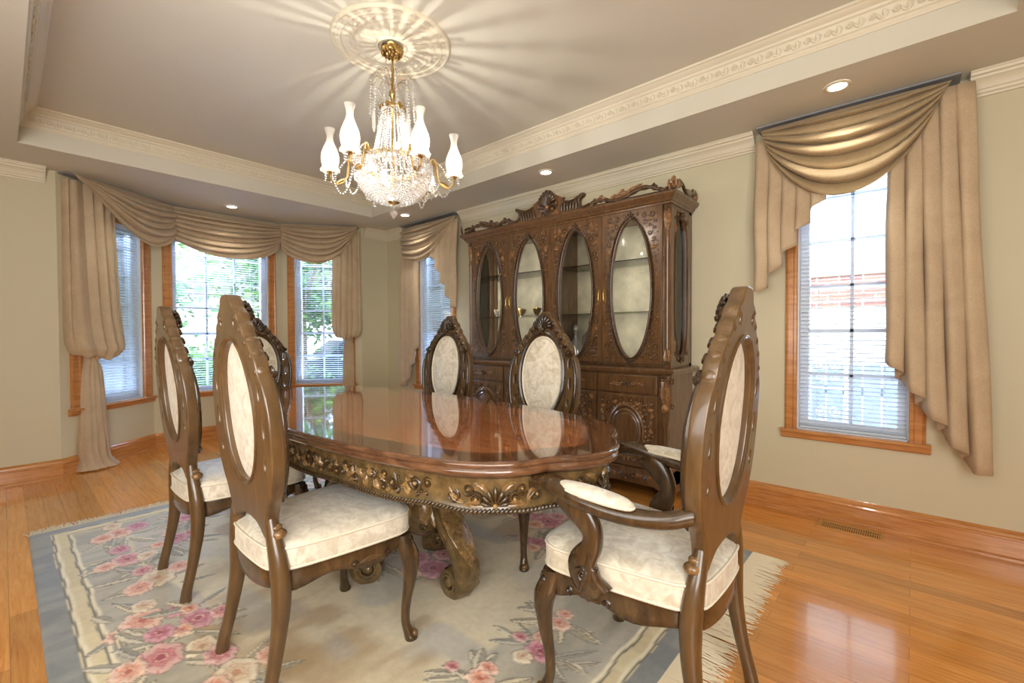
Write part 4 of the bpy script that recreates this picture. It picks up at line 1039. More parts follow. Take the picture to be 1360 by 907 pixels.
for s_ in (-1,1):      # galleries running out to the corners and back along the sides
    g=MB(); M=lambda u,v,h:(s_*u,YF-.040-h,ZC+v)
    pth=cr([Vector(p) for p in ((.385,.028,0),(.43,.040,0),(.47,.044,0),(.52,.034,0),(.56,.022,0),(.62,.018,0),(.68,.030,0),(.74,.052,0),(.80,.062,0),(.86,.056,0),(.90,.036,0),(.94,.020,0),(.975,.02,0))],5)
    g.tube([M(*p) for p in pth],[.010+.006*abs(sin(i*.5)) for i in range(len(pth))],6,flat=1.1)
    for (u,v,r) in ((.43,.040,.020),(.475,.042,.018),(.52,.034,.016),(.60,.028,.020),(.64,.040,.022),(.685,.046,.020),(.885,.052,.022)): scroll(g,M,u,v,r,pi/2,1.4,1,.42,.0)
    for (a,b,w) in (((.41,.03),(.52,.055),.016),((.58,.03),(.70,.055),.020),((.62,.04),(.66,.085),.016),((.66,.03),(.76,.085),.016),((.72,.05),(.80,.092),.014),((.55,.02),(.60,.06),.014),((.47,.05),(.49,.078),.012)): leaf(g,M,a,b,w,.008,.018,7)
    g.tube([M(.385,.008,0),M(.99,.008,0)],.010,6)
    # corner acroterion
    c0=s_*(HW+.03)
    Mc=lambda u,v,h:(c0+s_*(-.7071*u*0)+u*.7071*s_+ .7071*h*s_, YF-.04+.7071*u-.7071*h, ZC+v)
    for (a,b,w) in (((0,0),(0,.095),.026),((-.012,.01),(-.035,.07),.016),((.012,.01),(.035,.07),.016)): leaf(g,Mc,a,b,w,0,.022,8,curl=.012)
    scroll(g,Mc,0,.03,.024,pi/2,1.3,1,.4,0,.01)
    Ms=lambda u,v,h:(s_*(HW+.034+h),YF-.04+u,ZC+v)
    pth=cr([Vector(p) for p in ((.03,.06,0),(.08,.085,0),(.14,.075,0),(.19,.04,0),(.25,.025,0),(.31,.045,0),(.36,.06,0))],5); g.tube([Ms(*p) for p in pth],.012,6)
    for (u,v,r) in ((.10,.07,.022),(.22,.035,.020),(.34,.055,.024)): scroll(g,Ms,u,v,r,pi/2,1.4,1,.42)
    leaf(g,Ms,(.05,.03),(.16,.08),.018,.01,.015); leaf(g,Ms,(.2,.02),(.33,.055),.018,.01,.015); leaf(g,Ms,(.38,.0),(.385,.09),.022,0,.018)
    g.tube([Ms(.02,.008,0),Ms(.40,.008,0)],.010,6)
    g.build('cornice_gallery',cvm,cab,angle=65)
# waist ledge and base
mb=MB(); Ld=[(0,.862),(.012,.862),(.018,.870),(.030,.874),(.034,.884),(.034,.892),(.026,.900),(.010,.904),(0,.904)]
msweep(mb,[(LT-.03,0),(LT-.03,YB+.02),(-LT+.03,YB+.02),(-LT+.03,0)][::-1],[(-o,z) for o,z in Ld],lambda a,b,w:(a,b,w)); mb.box(-LT+.03,LT-.03,YB+.02,0,.864,.904)
ld=mb.build('waist_ledge',wn,cab,angle=30); recalc(ld)
BX=LT-.045
B_('base_case',[(-BX,BX,YB+.025,0,.10,.864)],wn,cab,.003)
# side panel moulding on the visible end is plain boards; plinth with carved apron
mb=MB(); n=60; f=[]; 
def apr(x): a=abs((x/BX*2)%1.0-.5)*2; return .115-.045*(1-a**2)*0-.03*cos(x/BX*2*TAU)
R=[[(x,YB+.012,.205),(x,YB+.008,.20),(x,YB+.010,apr(x)),(x,YB+.03,apr(x)),(x,YB+.03,.205)] for x in [lerp(-BX,BX,i/n) for i in range(n+1)]]
mb.rings(R,True,True); mb.box(-BX,-BX+.02,YB+.01,0,.05,.2); mb.box(BX-.02,BX,YB+.01,0,.05,.2)
mb.box(-BX-.006,BX+.006,YB+.003,YB+.03,.198,.214); ap=mb.build('plinth_apron',wn,cab,angle=40); recalc(ap)
c=MB(); M=lambda u,v,h:(u,YB+.008-h,v)
for k in range(4):
    xc=XD[k]+(XD[1]-XD[0])/2; shell(c,M,xc,.135,.035,pi/2,2.4,5,.010)
    for s_ in (-1,1): scroll(c,M,xc+s_*.05,.155,.018,pi/2,1.2,s_,.32,.03); leaf(c,M,(xc+s_*.06,.15),(xc+s_*.12,.165),.012,.006,.008); scroll(c,M,xc+s_*.14,.16,.016,pi/2,1.2,-s_,.32,.03); leaf(c,M,(xc+s_*.15,.15),(xc+s_*.21,.17),.010,.006,.008)
c.build('apron_carving',cvm,ap,angle=65)
for x in (-BX+.04,-.33,.33,BX-.04):
    for y in (YB+.05,-.05):
        f=MB(); f.lathe([(.030,.12),(.034,.09),(.030,.06),(.018,.035),(.016,.02),(.024,.008),(.020,0)],(x,y,0),14); f.build('foot',wn,cab)
for k in range(4):
    x0,x1=XD[k]+.006,XD[k+1]-.006; cx=(x0+x1)/2
    d=B_('drawer',[(x0,x1,YB+.008,YB+.03,.728,.852)],wn,cab,.006)
    c=MB(); M=lambda u,v,h:(u,YB+.008-h,v)
    shell(c,M,cx,.775,.034,pi/2,2.6,5,.010); shell(c,M,cx,.80,.026,-pi/2,2.6,5,.010)
    for s_ in (-1,1): scroll(c,M,cx+s_*.045,.790,.015,pi/2,1.3,s_,.35,.02); leaf(c,M,(cx+s_*.03,.785),(cx+s_*.10,.795),.014,.006,.010); leaf(c,M,(cx+s_*.05,.80),(cx+s_*.13,.782),.008,.006,.008); scroll(c,M,cx+s_*.115,.79,.010,0,1.2,s_,.35,.02)
    c.build('drawer_pull',W['carve'],d,angle=65)
    d=B_('door',[(x0,x1,YB+.008,YB+.03,.222,.715)],wn,cab,.005)
    cz=.468
    c=MB(); 
    for (q,r_) in ((1.0,.011),(1.22,.009)): pts=[M(a,b,.004) for a,b in ellipse(cx,cz,.105*q,.140*q,48)]; c.tube(pts+pts[:2],r_,6,False)
    R=[[M(a,b,h) for a,b in ellipse(cx,cz,.098*q,.132*q,36)] for q,h in ((1,.002),(.93,.008),(.8,.011),(.4,.013),(.02,.013))]; c.rings(R,True,False)
    c.build('oval_panel',wn,d,angle=50)
    c=MB()
    for i in range(34):
        a=TAU*i/34; u,v=cx+.145*cos(a),cz+.188*sin(a)
        if v<.70 and v>.235: leaf(c,M,(cx+.134*cos(a),cz+.175*sin(a)),(cx+.150*cos(a+.06),cz+.196*sin(a+.06)),.010,0,.008,4)
    def ins(u,v): return cx-.002<u<x1-.022 and .245<v<.695 and ((u-cx)/.150)**2+((v-cz)/.192)**2>1
    fillcarve(c,M,ins,(cx,x1-.02,.24,.70),cx,.020,.0078,1200,30+k,.24)
    c.build('door_carving',cvm,d,angle=65)
# scrolled corbel posts at the base corners
for s_ in (-1,1):
    x=s_*(BX-.012)
    mb=MB(); M=lambda u,v,h:(x+u,YB+.02-h,v)
    path=cr([Vector(p) for p in ((0,.86,.028),(0,.81,.040),(0,.74,.034),(0,.66,.018),(0,.56,.012),(0,.40,.010),(0,.25,.012),(0,.215,.014))],5)
    R=[]
    for i,p in enumerate(path):
        w=interp(p.y,[.2,.5,.62,.72,.86],[.020,.018,.030,.034,.032]); R.append([M(-w,p.y,-.02),M(-w,p.y,p.z*.6),M(-w*.6,p.y,p.z),M(-w*.2,p.y,p.z*.85),M(w*.2,p.y,p.z*.85),M(w*.6,p.y,p.z),M(w,p.y,p.z*.6),M(w,p.y,-.02)])
    mb.rings(R,True,True); pp=mb.build('base_post',wn,cab,angle=60); recalc(pp)
    c=MB(); leaf(c,M,(0,.84),(0,.64),.032,0,.022,9,h=.028,curl=-.01); scroll(c,M,-.012,.835,.018,0,1.3,1,.5,0,.032); scroll(c,M,.012,.835,.018,pi,1.3,-1,.5,0,.032)
    M2=lambda u,v,h:(x+s_*(.030+h),YB+.02+u,v); scroll(c,M2,.0,.82,.030,0,1.5,1,.3,.03); scroll(c,M2,.012,.655,.022,0,1.4,1,.35,.02)
    c.ell((x,YB-.004,.645),.026,.020,.03,10,6)
    c.build('post_carving',cvm,pp,angle=65)
for k in (0,1,3,4):  # added strip lights hidden behind the stiles to brighten the interior
    ld=bpy.data.lights.new('cabinet_fill','AREA'); ld.shape='RECTANGLE'; ld.size=.02; ld.size_y=.9; ld.energy=CABL; ld.color=(1,.96,.88); lo=bpy.data.objects.new('cabinet_fill',ld)
    lo.location=(KX+XD[k]+(.02 if k==0 else -.02 if k==4 else 0),KY+YF+.035,1.45); lo.rotation_euler=(radians(90),0,pi); lo.rotation_euler=Vector((0,1,0)).to_track_quat('-Z','Z').to_euler(); COL.objects.link(lo)
# ---- things on the shelves
zs=1.285+.007+.0005
def cup(x,y,z,lab,k=1.0,m='gilt',group='small gilt cups on the lower glass shelf'):
    e=empty('gilt_cup',lab,'cup',(KX+x,KY+y,z),0,group)
    b=MB(); b.lathe([(.002,.0),(.022*k,.0),(.024*k,.004),(.018*k,.012),(.030*k,.030),(.040*k,.055),(.042*k,.066),(.040*k,.066),(.037*k,.055),(.027*k,.032),(.002,.018)],n=24); b.build('bowl',W[m],e)
    r=MB(); r.lathe([(.0385*k,.064),(.043*k,.064),(.043*k,.070),(.0385*k,.070),(.0385*k,.064)],n=24,cap=False); r.build('rim',W['gold'],e)
cup(-.475,-.20,zs,'gilt cup on the cabinet shelf, left one of two behind the second oval door',1.15)
cup(-.275,-.22,zs,'patterned cup on the cabinet shelf, right one of two behind the second oval door',.95)
cup(-.76,-.20,zs,'pale cup on the cabinet shelf behind the leftmost oval door',1.0,'porc')
e=empty('crystal_ewer','clear glass swan-necked ewer on the cabinet floor behind the third oval door','glassware',(KX+.26,KY-.20,Z0+.0205))
b=MB(); b.lathe([(.002,0),(.050,0),(.052,.008),(.014,.02),(.012,.05),(.05,.09),(.075,.14),(.07,.19),(.03,.235),(.018,.27),(.026,.31),(.023,.31),(.014,.27),(.026,.235),(.064,.19),(.069,.14),(.045,.095),(.002,.075)],n=28); b.build('body',W['crystal'],e)
b=MB(); b.tube(cr([Vector(p) for p in ((.022,0,.30),(.07,0,.33),(.10,0,.28),(.085,0,.21),(.068,0,.17))],6),.006,7); b.build('handle',W['crystal'],e)
e=empty('crystal_decanter','clear glass stoppered decanter left of the swan-necked ewer in the cabinet','glassware',(KX+.10,KY-.18,Z0+.0205))
b=MB(); b.lathe([(.002,0),(.045,0),(.055,.01),(.058,.10),(.04,.14),(.014,.17),(.013,.21),(.02,.22),(.018,.222),(.010,.21),(.010,.17),(.036,.138),(.053,.10),(.05,.015),(.002,.010)],n=24); b.build('body',W['crystal'],e)
b=MB(); b.lathe([(.008,.20),(.010,.222),(.02,.24),(.016,.27),(.003,.285)],n=12); b.build('stopper',W['crystal'],e)
# ---------------------------------------------------------------- chandelier
ch=empty('chandelier','brass chandelier with beaded crystal basket and six frosted hurricane shades','chandelier',(CX,CY,HT-.014))
ZH=HT-.014
z_=lambda z:z-ZH
# canopy: cluster of cast rosettes
c=MB(); c.lathe([(.045,0),(.048,-.008),(.036,-.022),(.018,-.036),(.008,-.05)],n=20); cn=c.build('canopy',W['brass'],ch)
c=MB()
for k in range(8):
    a=TAU*k/8; M=lambda u,v,h,a=a:((.046+h)*cos(a+u/.046),(.046+h)*sin(a+u/.046),-.022+v)
    scroll(c,M,0,0,.021,a,1.5,1 if k%2 else -1,.36,.0,.006); leaf(c,M,(-.014,-.024),(.012,.022),.014,.004,.014,6); leaf(c,M,(.010,-.026),(-.008,.020),.010,-.004,.012,6); c.ell((.026*cos(a+.4),.026*sin(a+.4),-.040),.013,.013,.009,7,4)
c.build('cast_rosette',W['brass'],cn,angle=65)
s=MB(); s.tube([(0,0,-.045),(.003,0,-.10),(-.004,.004,-.15),(0,0,z_(2.44))],.0035,6)
for i in range(9):
    z=-.05-.028*i; pts=[(.008*cos(t)*(1 if i%2 else 0),.008*cos(t)*(0 if i%2 else 1),z-.016*sin(t)-.012) for t in [TAU*j/10 for j in range(11)]]; s.tube(pts,.0022,5,False)
s.build('chain',W['brass'],ch)
st=MB(); st.lathe([(.004,z_(2.46)),(.012,z_(2.45)),(.020,z_(2.42)),(.010,z_(2.40)),(.009,z_(2.36)),(.022,z_(2.34)),(.012,z_(2.32)),(.008,z_(2.25)),(.008,z_(1.99)),(.018,z_(1.98)),(.006,z_(1.96)),(.005,z_(1.83))],n=14); st.build('stem',W['brass'],ch)
def hoop(r,z,t,h,name,m,orn=0):
    b=MB(); b.lathe([(r-t,z-h/2),(r,z-h/2),(r+t*.6,z),(r,z+h/2),(r-t,z+h/2),(r-t,z-h/2)],n=40,cap=False)
    for k in range(orn):
        a=TAU*k/orn; M=lambda u,v,hh,a=a:((r+hh+.002)*cos(a+u/r),(r+hh+.002)*sin(a+u/r),z+v)
        leaf(b,M,(0,-.014),(0,.02),.014,0,.008,5); scroll(b,M,.02,0,.010,0,1.2,1,.35)
    return b.build(name,m,ch,angle=60)
hoop(.062,z_(2.345),.004,.016,'crown_ring',W['brass'],6)
hoop(.200,z_(2.045),.006,.024,'basket_ring',W['gold'],16)
def strand(pts,step,r,name,par=ch,m='crystal',big=None):
    b=MB(); P=resample(pts,step)
    for i,p in enumerate(P): b.ico(tuple(p),r) if (big is None or i<len(P)-1) else b.octa(tuple(p),big,big*1.9)
    return b.build(name,W[m],par,smooth=False)
# tapering column of bead strands from crown ring to basket ring
for k in range(26):
    a=TAU*k/26; pts=[]
    for i in range(10):
        t=i/9; r=lerp(.060,.112,t**1.2); z=lerp(2.335,2.055,t); pts.append(Vector((r*cos(a),r*sin(a),z_(z))))
    strand(pts,.0125,.0052,'column_bead_strand')
# fountain spray: curved brass stems with hanging strands above the crown
for k in range(12):
    a=TAU*k/12+.1; b=MB()
    pth=cr([Vector(p) for p in ((.008*cos(a),.008*sin(a),z_(2.40)),(.03*cos(a),.03*sin(a),z_(2.485)),(.080*cos(a),.080*sin(a),z_(2.520)),(.112*cos(a),.112*sin(a),z_(2.490)))],5)
    b.tube(pth,.0018,5); b.build('fountain_stem',W['brass'],ch)
    R_=.112
    strand([Vector((R_*cos(a),R_*sin(a),z_(2.488))),Vector((R_*1.06*cos(a),R_*1.06*sin(a),z_(2.30)))],.0150,.0064,'fountain_bead_strand')
    if k%3==0:
        p=MB(); x,y=R_*1.08*cos(a),R_*1.08*sin(a); M=lambda u,v,w:(x+u*-sin(a)+v*cos(a),y+u*cos(a)+v*sin(a),w)
        p.rings([[M(.009*c_,.009*s_,z_(2.29)) for c_,s_ in ((1,0),(-.5,.87),(-.5,-.87))],[M(.011*c_,.011*s_,z_(2.20)) for c_,s_ in ((1,0),(-.5,.87),(-.5,-.87))],[M(.001*c_,.001*s_,z_(2.18)) for c_,s_ in ((1,0),(-.5,.87),(-.5,-.87))]],True,True)
        p.build('prism_drop',W['crystal'],ch,smooth=False)
for k in range(6):     # short loops between the spray stems
    a0,a1=TAU*k/6+.1,TAU*(k+1)/6+.1; strand([Vector((.075*cos(lerp(a0,a1,t)),.075*sin(lerp(a0,a1,t)),z_(2.44-.05*sin(pi*t)))) for t in [i/8 for i in range(9)]],.0135,.0045,'spray_bead_loop')
# basket of beads under the ring
b=MB()
for i in range(20):
    t=i/19; r=.207*cos(t*pi/2*.93)**.72; z=2.045-.195*sin(t*pi/2)**1.25; n=max(8,int(TAU*r/.0128))
    for j in range(n): a=TAU*(j+.5*(i%2))/n; j_=.0022*sin(i*12.9+j*78.2); b.octa((r*cos(a+j_*9),r*sin(a+j_*9),z_(z)+j_),.0078+j_*.5,.0088)
bk=b.build('bead_basket',W['crystal'],ch,smooth=False); bk['kind']='stuff'
b=MB(); b.lathe([(.002,z_(1.862)),(.03,z_(1.855)),(.034,z_(1.848)),(.022,z_(1.840)),(.006,z_(1.835))],n=16); b.build('basket_finial',W['gold'],ch)
b=MB(); b.tube([(0,0,z_(1.84)),(0,0,z_(1.815))],.0015,5); b.octa((0,0,z_(1.825)),.007); b.rings([[(.0015*cos(t),.0015*sin(t),z_(1.815)) for t in [TAU*q/8 for q in range(8)]],[(.019*cos(t),.019*sin(t),z_(1.795)) for t in [TAU*q/8 for q in range(8)]],[(.021*cos(t),.021*sin(t),z_(1.787)) for t in [TAU*(q+.5)/8 for q in range(8)]],[(.001*cos(t),.001*sin(t),z_(1.757)) for t in [TAU*q/8 for q in range(8)]]],True,True)
b.build('crystal_pendant',W['crystal'],ch,smooth=False)
ARM=[radians(a) for a in (-70.9,-10.9,49.1,109.1,169.1,-130.9)]
RA=.325
tips=[]
for k,a in enumerate(ARM):
    ca,sa=cos(a),sin(a); Q=lambda r,z,h=0:(r*ca-h*sa,r*sa+h*ca,z_(z))
    b=MB(); pth=cr([Vector(Q(*p)) for p in ((.198,2.045),(.205,2.085),(.225,2.075),(.232,2.02),(.245,1.96),(.285,1.935),(.318,1.955),(RA,1.99))],6)
    b.tube(pth,[.0052]*len(pth),7); M=lambda u,v,h:Q(u,v,h)
    scroll(b,M,.218,2.055,.020,0,1.4,1,.22); leaf(b,M,(.24,1.965),(.30,1.93),.010,.004,.008)
    am=b.build('arm',W['brass'],ch,angle=60)
    b=MB(); b.lathe([(.004,1.985),(.020,1.992),(.026,2.000),(.012,2.006),(.012,2.02),(.004,2.022)],(RA*ca,RA*sa,-ZH),16); b.build('candle_cup',W['gold'],am)
    # hurricane shade: ruffled foot, bulb body, narrow neck, flared rim
    R=[]
    for r,z,ru in ((.020,1.995,0),(.040,1.999,.06),(.049,2.004,.10),(.043,2.013,.05),(.039,2.028,.0),(.044,2.050,0),(.0455,2.070,0),(.041,2.098,0),(.030,2.128,0),(.0195,2.155,0),(.0160,2.175,0),(.0175,2.195,0),(.0235,2.214,.01),(.0260,2.224,.02)):
        R.append([((RA*ca)+r*(1+ru*sin(10*t))*cos(t),(RA*sa)+r*(1+ru*sin(10*t))*sin(t),z_(z)) for t in [TAU*q/40 for q in range(40)]])
    sh=MB(); sh.rings(R,True,False); so=sh.build('hurricane_shade',W['shade'],ch)
    bl=MB(); bl.lathe([(.004,2.02),(.012,2.035),(.014,2.055),(.009,2.075),(.002,2.09)],(RA*ca,RA*sa,-ZH),12); bl.build('bulb',W['bulb'],am)
    ld=bpy.data.lights.new('candle_lamp','POINT'); ld.energy=CANDLE; ld.color=(1,.94,.82); ld.shadow_soft_size=.008
    lo=bpy.data.objects.new('candle_lamp',ld); lo.location=(CX+RA*ca,CY+RA*sa,2.07); COL.objects.link(lo)
    # drops under the cup
    for j in range(5): t=TAU*j/5; strand([Vector((RA*ca+.026*cos(t),RA*sa+.026*sin(t),z_(1.992))),Vector((RA*ca+.027*cos(t),RA*sa+.027*sin(t),z_(1.955)))],.012,.0045,'cup_drop',am)
    tips.append(Vector((.30*ca,.30*sa,z_(1.95))))
    # loop from cup back to basket
    p0=Vector(Q(.31,1.965)); p1=Vector(Q(.205,2.03)); strand([p0.lerp(p1,t)+Vector((0,0,-.11*sin(pi*t)**.9)) for t in [i/14 for i in range(15)]],.0140,.0062,'bead_swag')
    p0=Vector(Q(.215,2.085)); p1=Vector(Q(.30,1.975)); strand([p0.lerp(p1,t)+Vector((0,0,.015*sin(pi*t))) for t in [i/10 for i in range(11)]],.0130,.0050,'bead_swag')
for k in range(6):     # swags from arm to arm, passing low below the basket rim
    ang=sorted([a%TAU for a in ARM]); a0=ang[k]; a1=ang[(k+1)%6]+(TAU if k==5 else 0)
    mid=(a0+a1)/2
    for (s0,s1) in ((a0,mid),(mid,a1)):
        ptm=[]
        for i in range(15):
            t=i/14; aa=lerp(s0,s1,t); r=lerp(.245,.212,t) if s0==a0 else lerp(.212,.245,t)
            zz=(lerp(1.965,2.015,t) if s0==a0 else lerp(2.015,1.965,t)); ptm.append(Vector((r*cos(aa),r*sin(aa),z_(zz-.085*sin(pi*t)))))
        strand(ptm,.0140,.0062,'bead_swag')
for (x,y,z,e,r) in ((0.018,.014,2.15,TOPL,.003),(-.06,-.02,1.98,BASK,.012),(.04,-.08,1.975,BASK,.012)):
    ld=bpy.data.lights.new('basket_lamp','POINT'); ld.energy=e; ld.color=(1,.95,.85); ld.shadow_soft_size=r
    lo=bpy.data.objects.new('basket_lamp',ld); lo.location=(CX+x,CY+y,z); COL.objects.link(lo)
    b=MB(); b.ell((x,y,z_(z)),.012,.012,.020,10,6); b.tube([(x,y,z_(z)-.02),(x*.4,y*.4,z_(z)-.05)],.004,6); b.build('inner_bulb',W['bulb'],ch)

# ---------------------------------------------------------------- rug (pattern computed into a colour attribute)
RX0,RX1,RY0,RY1=-3.72,-.605,.08,2.555
def build_rug():
    st=.0065; nx=int((RX1-RX0)/st)+1; ny=int((RY1-RY0)/st)+1
    X,Y=np.meshgrid(np.linspace(RX0,RX1,nx),np.linspace(RY0,RY1,ny))
    rng=np.random.RandomState(3)
    def vnoise(sx,sy,seed,shx=0,shy=0):
        r=np.random.RandomState(seed); g=r.rand(200,200)
        u=(X-RX0+5+shx)*sx; v=(Y-RY0+5+shy)*sy; i=np.floor(u).astype(int); j=np.floor(v).astype(int); fu=u-i; fv=v-j
        fu=fu*fu*(3-2*fu); fv=fv*fv*(3-2*fv); i%=199; j%=199
        return (g[j,i]*(1-fu)+g[j,i+1]*fu)*(1-fv)+(g[j+1,i]*(1-fu)+g[j+1,i+1]*fu)*fv
    n1=vnoise(3,3,1); n2=vnoise(7,9,2); n3=vnoise(22,5,4); n4=vnoise(60,60,5)
    fb=.5*n1+.3*n2+.2*n3
    lin=lambda c:np.array(srgb(*c)[:3])
    C=np.zeros(X.shape+(3,))
    def mixm(m,c): 
        nonlocal C
        c=lin(c) if isinstance(c,tuple) else c
        C=C*(1-m[...,None])+c*m[...,None]
    sm=lambda e0,e1,x:np.clip((x-e0)/(e1-e0),0,1)**2*(3-2*np.clip((x-e0)/(e1-e0),0,1))
    C[:]=lin((222,210,180))
    mixm(sm(.42,.62,fb),(190,168,132)); mixm(sm(.55,.8,vnoise(4,5,9))*.7,(178,150,112)); mixm(sm(.5,.75,vnoise(5,7,11))*.5,(176,180,182))
    d=np.minimum(np.minimum(X-RX0,RX1-X),np.minimum(Y-RY0,RY1-Y)) + (n2-.5)*.006
    # inner grey-blue border with an irregular edge towards the cream field
    dc=np.minimum(np.minimum(X-RX0,RX1-X)*.85,np.minimum(Y-RY0,RY1-Y))
    edge=.40+.16*(vnoise(2.2,2.2,21)-.5)
    m=1-sm(-.012,.012,dc-edge); mixm(m,(188,182,164)); mixm(m*sm(.35,.75,n3),(172,168,154)); mixm(m*sm(.55,.8,n1)*.5,(196,188,164))
    # thin broken ribbon that outlines the field
    rb=np.abs(dc-.40-.03*np.sin(X*2.1)-.03*np.sin(Y*2.7)); mixm((1-sm(.014,.02,rb))*(vnoise(2.6,2.6,33)>.45),(206,192,176))
    # outer bands
    m=(d<.155).astype(float); mixm(m,(222,208,168)); mixm(m*sm(.4,.7,n2)*.5,(204,184,140))
    H=np.zeros(X.shape)
    for a in (.088,.150):
        w=(d-a)+.003*np.sin((X+Y)*26)
        mixm(1-sm(.003,.006,np.abs(w)),(112,108,92)); mixm((1-sm(.003,.010,np.abs(w-.011))),(236,226,196)); H-=.002*(1-sm(.003,.007,np.abs(w)))
    m=(d<.080).astype(float); mixm(m,(134,138,136)); mixm(m*sm(.3,.7,n3),(148,150,146)); mixm(m*sm(.45,.7,n2)*.6,(120,126,128))
    def blob(cx,cy,r,fn,ext=1.4):
        i0=max(0,int((cx-r*ext-RX0)/st)); i1=min(nx,int((cx+r*ext-RX0)/st)+2); j0=max(0,int((cy-r*ext-RY0)/st)); j1=min(ny,int((cy+r*ext-RY0)/st)+2)
        if i0<i1 and j0<j1:
            s=(slice(j0,j1),slice(i0,i1)); x=X[s]-cx; y=Y[s]-cy; fn(s,x,y)
    def put(s,m,c):
        m=np.clip(m,0,1)[...,None]; C[s]=C[s]*(1-m)+lin(c)*m
    def flower(cx,cy,r,c1,c2,c3,np_=6,rot=0,sq=1.0):
        def fn(s,x,y):
            y=y/sq; R=np.hypot(x,y)/r; T=np.arctan2(y,x)+rot
            pet=.80+.20*np.abs(np.cos(np_*T/2))**.6; q=R/pet
            put(s,sm(1.08,1.0,q)*.8,(146,124,108)); inside=sm(1.0,.95,q); put(s,inside,c1)
            put(s,inside*sm(.85,.25,q),c2); put(s,inside*sm(.45,.1,q),c3)
            line=np.abs(np.sin(np_*T/2+ .6*np.sin(R*9)))<.13+.0*R; put(s,inside*line*(R>.22)*.55,c3)
            ring=np.abs(R-.52-.06*np.cos(np_*T))<.035; put(s,inside*ring*.5,c3); put(s,inside*(np.abs(R-.25)<.03)*.6,(240,220,200))
            H[s]+=.003*inside-.002*((q>.97)&(q<1.08))
        blob(cx,cy,r,fn)
    def leaf2(cx,cy,l,w,ang,c1=(150,152,136),c2=(206,200,180)):
        def fn(s,x,y):
            u=(x*cos(ang)+y*sin(ang))/l; v=(-x*sin(ang)+y*cos(ang)); prof=w*np.clip(1-(2*u)**2,0,1)**.8
            q=np.abs(v)/np.maximum(prof,1e-5); ok=(np.abs(u)<.5)
            put(s,ok*(q<1.18)*.7*(prof>.001),(134,126,112)); put(s,ok*(q<.85),c1); put(s,ok*(q<.85)*(v>0),c2); put(s,ok*(np.abs(v)<.0022)*.8,(110,104,94))
            H[s]+=.002*ok*(q<.9)
        blob(cx,cy,l*.6,fn,1.0)
    PK=((226,186,180),(206,120,128),(168,72,92)); CO=((238,206,186),(224,158,132),(196,104,84)); MG=((218,164,176),(196,108,128),(160,70,96)); CR=((236,222,196),(222,196,164),(196,150,120))
    def bouquet(cx,cy,R,seed,kinds):
        r=random.Random(seed)
        for _ in range(10):
            a=r.uniform(0,TAU); q=R*r.uniform(.55,1.15); leaf2(cx+q*cos(a)*1.25,cy+q*sin(a)*.75,r.uniform(.10,.20),r.uniform(.012,.024),a+r.uniform(-.6,.6),*(r.choice((((168,162,142),(214,206,184)),((184,172,144),(226,214,186)),((150,148,136),(190,186,172))))))
        for i,k in enumerate(kinds):
            a=TAU*i/len(kinds)+r.uniform(-.4,.4); q=R*(.0 if i==0 else r.uniform(.55,.9)); flower(cx+q*cos(a)*1.2,cy+q*sin(a)*.75,R*(.52 if i==0 else r.uniform(.28,.42)),*k,r.choice((5,6,7,8)),r.uniform(0,1),.8)
    K=(CO,MG,PK,CR)
    r=random.Random(11)
    # garland along the long near edge (matches the blooms seen at the left), repeated on the far edge
    spots=[(-3.38,.42,.17),(-3.05,.62,.15),(-2.95,.40,.16),(-2.62,.46,.18),(-2.27,.35,.18),(-2.12,.50,.15),(-1.96,.35,.18),(-1.68,.50,.17),(-1.35,.40,.20),(-1.02,.48,.18)]
    for i,(x,y,q) in enumerate(spots): bouquet(x,y,q,i,(K[i%4],K[(i+1)%4],K[(i+3)%4],CO)); bouquet(RX0+RX1-x,RY0+RY1-y,q,i+20,(K[(i+2)%4],K[i%4],CR))
    for i,(x,y,q) in enumerate(((-3.35,.75,.16),(-3.42,1.10,.15),(-3.36,1.5,.16),(-3.40,1.9,.16),(-3.25,2.2,.17))): bouquet(x,y,q,i+40,(K[(i+1)%4],CO,PK)); 
    for i,(x,y,q) in enumerate(((-.98,1.25,.12),(-1.02,1.42,.10),(-1.05,1.02,.11),(-.98,.72,.15),(-1.0,1.85,.15),(-.96,2.15,.15))): bouquet(x,y,q,i+60,((MG if i in (0,3) else CO),CO,PK,CR))
    for i,(x,y,q) in enumerate(((-1.72,1.36,.20),(-2.15,1.2,.22),(-2.4,1.42,.2),(-1.62,2.15,.20),(-1.5,1.9,.13))): bouquet(x,y,q,i+80,(MG,PK,MG,CO))
    C*=(.94+.12*n4)[...,None]
    Z=.0095+H+.0006*n4; bd=np.minimum(np.minimum(X-RX0,RX1-X),np.minimum(Y-RY0,RY1-Y)); Z=np.where(bd<.003,.002,Z)
    me=bpy.data.meshes.new('area_rug'); nv=nx*ny
    me.vertices.add(nv); co=np.stack([X.ravel()-(RX0+RX1)/2,Y.ravel()-(RY0+RY1)/2,Z.ravel()],1).astype(np.float32); me.vertices.foreach_set('co',co.ravel())
    I=(np.arange(ny-1)[:,None]*nx+np.arange(nx-1)[None,:]).ravel(); q=np.stack([I,I+1,I+nx+1,I+nx],1).astype(np.int32)
    me.loops.add(q.size); me.loops.foreach_set('vertex_index',q.ravel()); me.polygons.add(len(q)); me.polygons.foreach_set('loop_start',np.arange(0,q.size,4,dtype=np.int32)); me.polygons.foreach_set('loop_total',np.full(len(q),4,dtype=np.int32))
    me.polygons.foreach_set('use_smooth',np.ones(len(q),dtype=bool))
    at=me.color_attributes.new('pattern','FLOAT_COLOR','POINT'); rgba=np.concatenate([C.reshape(-1,3),np.ones((nv,1))],1).astype(np.float32); at.data.foreach_set('color',rgba.ravel())
    me.update(); me.validate()
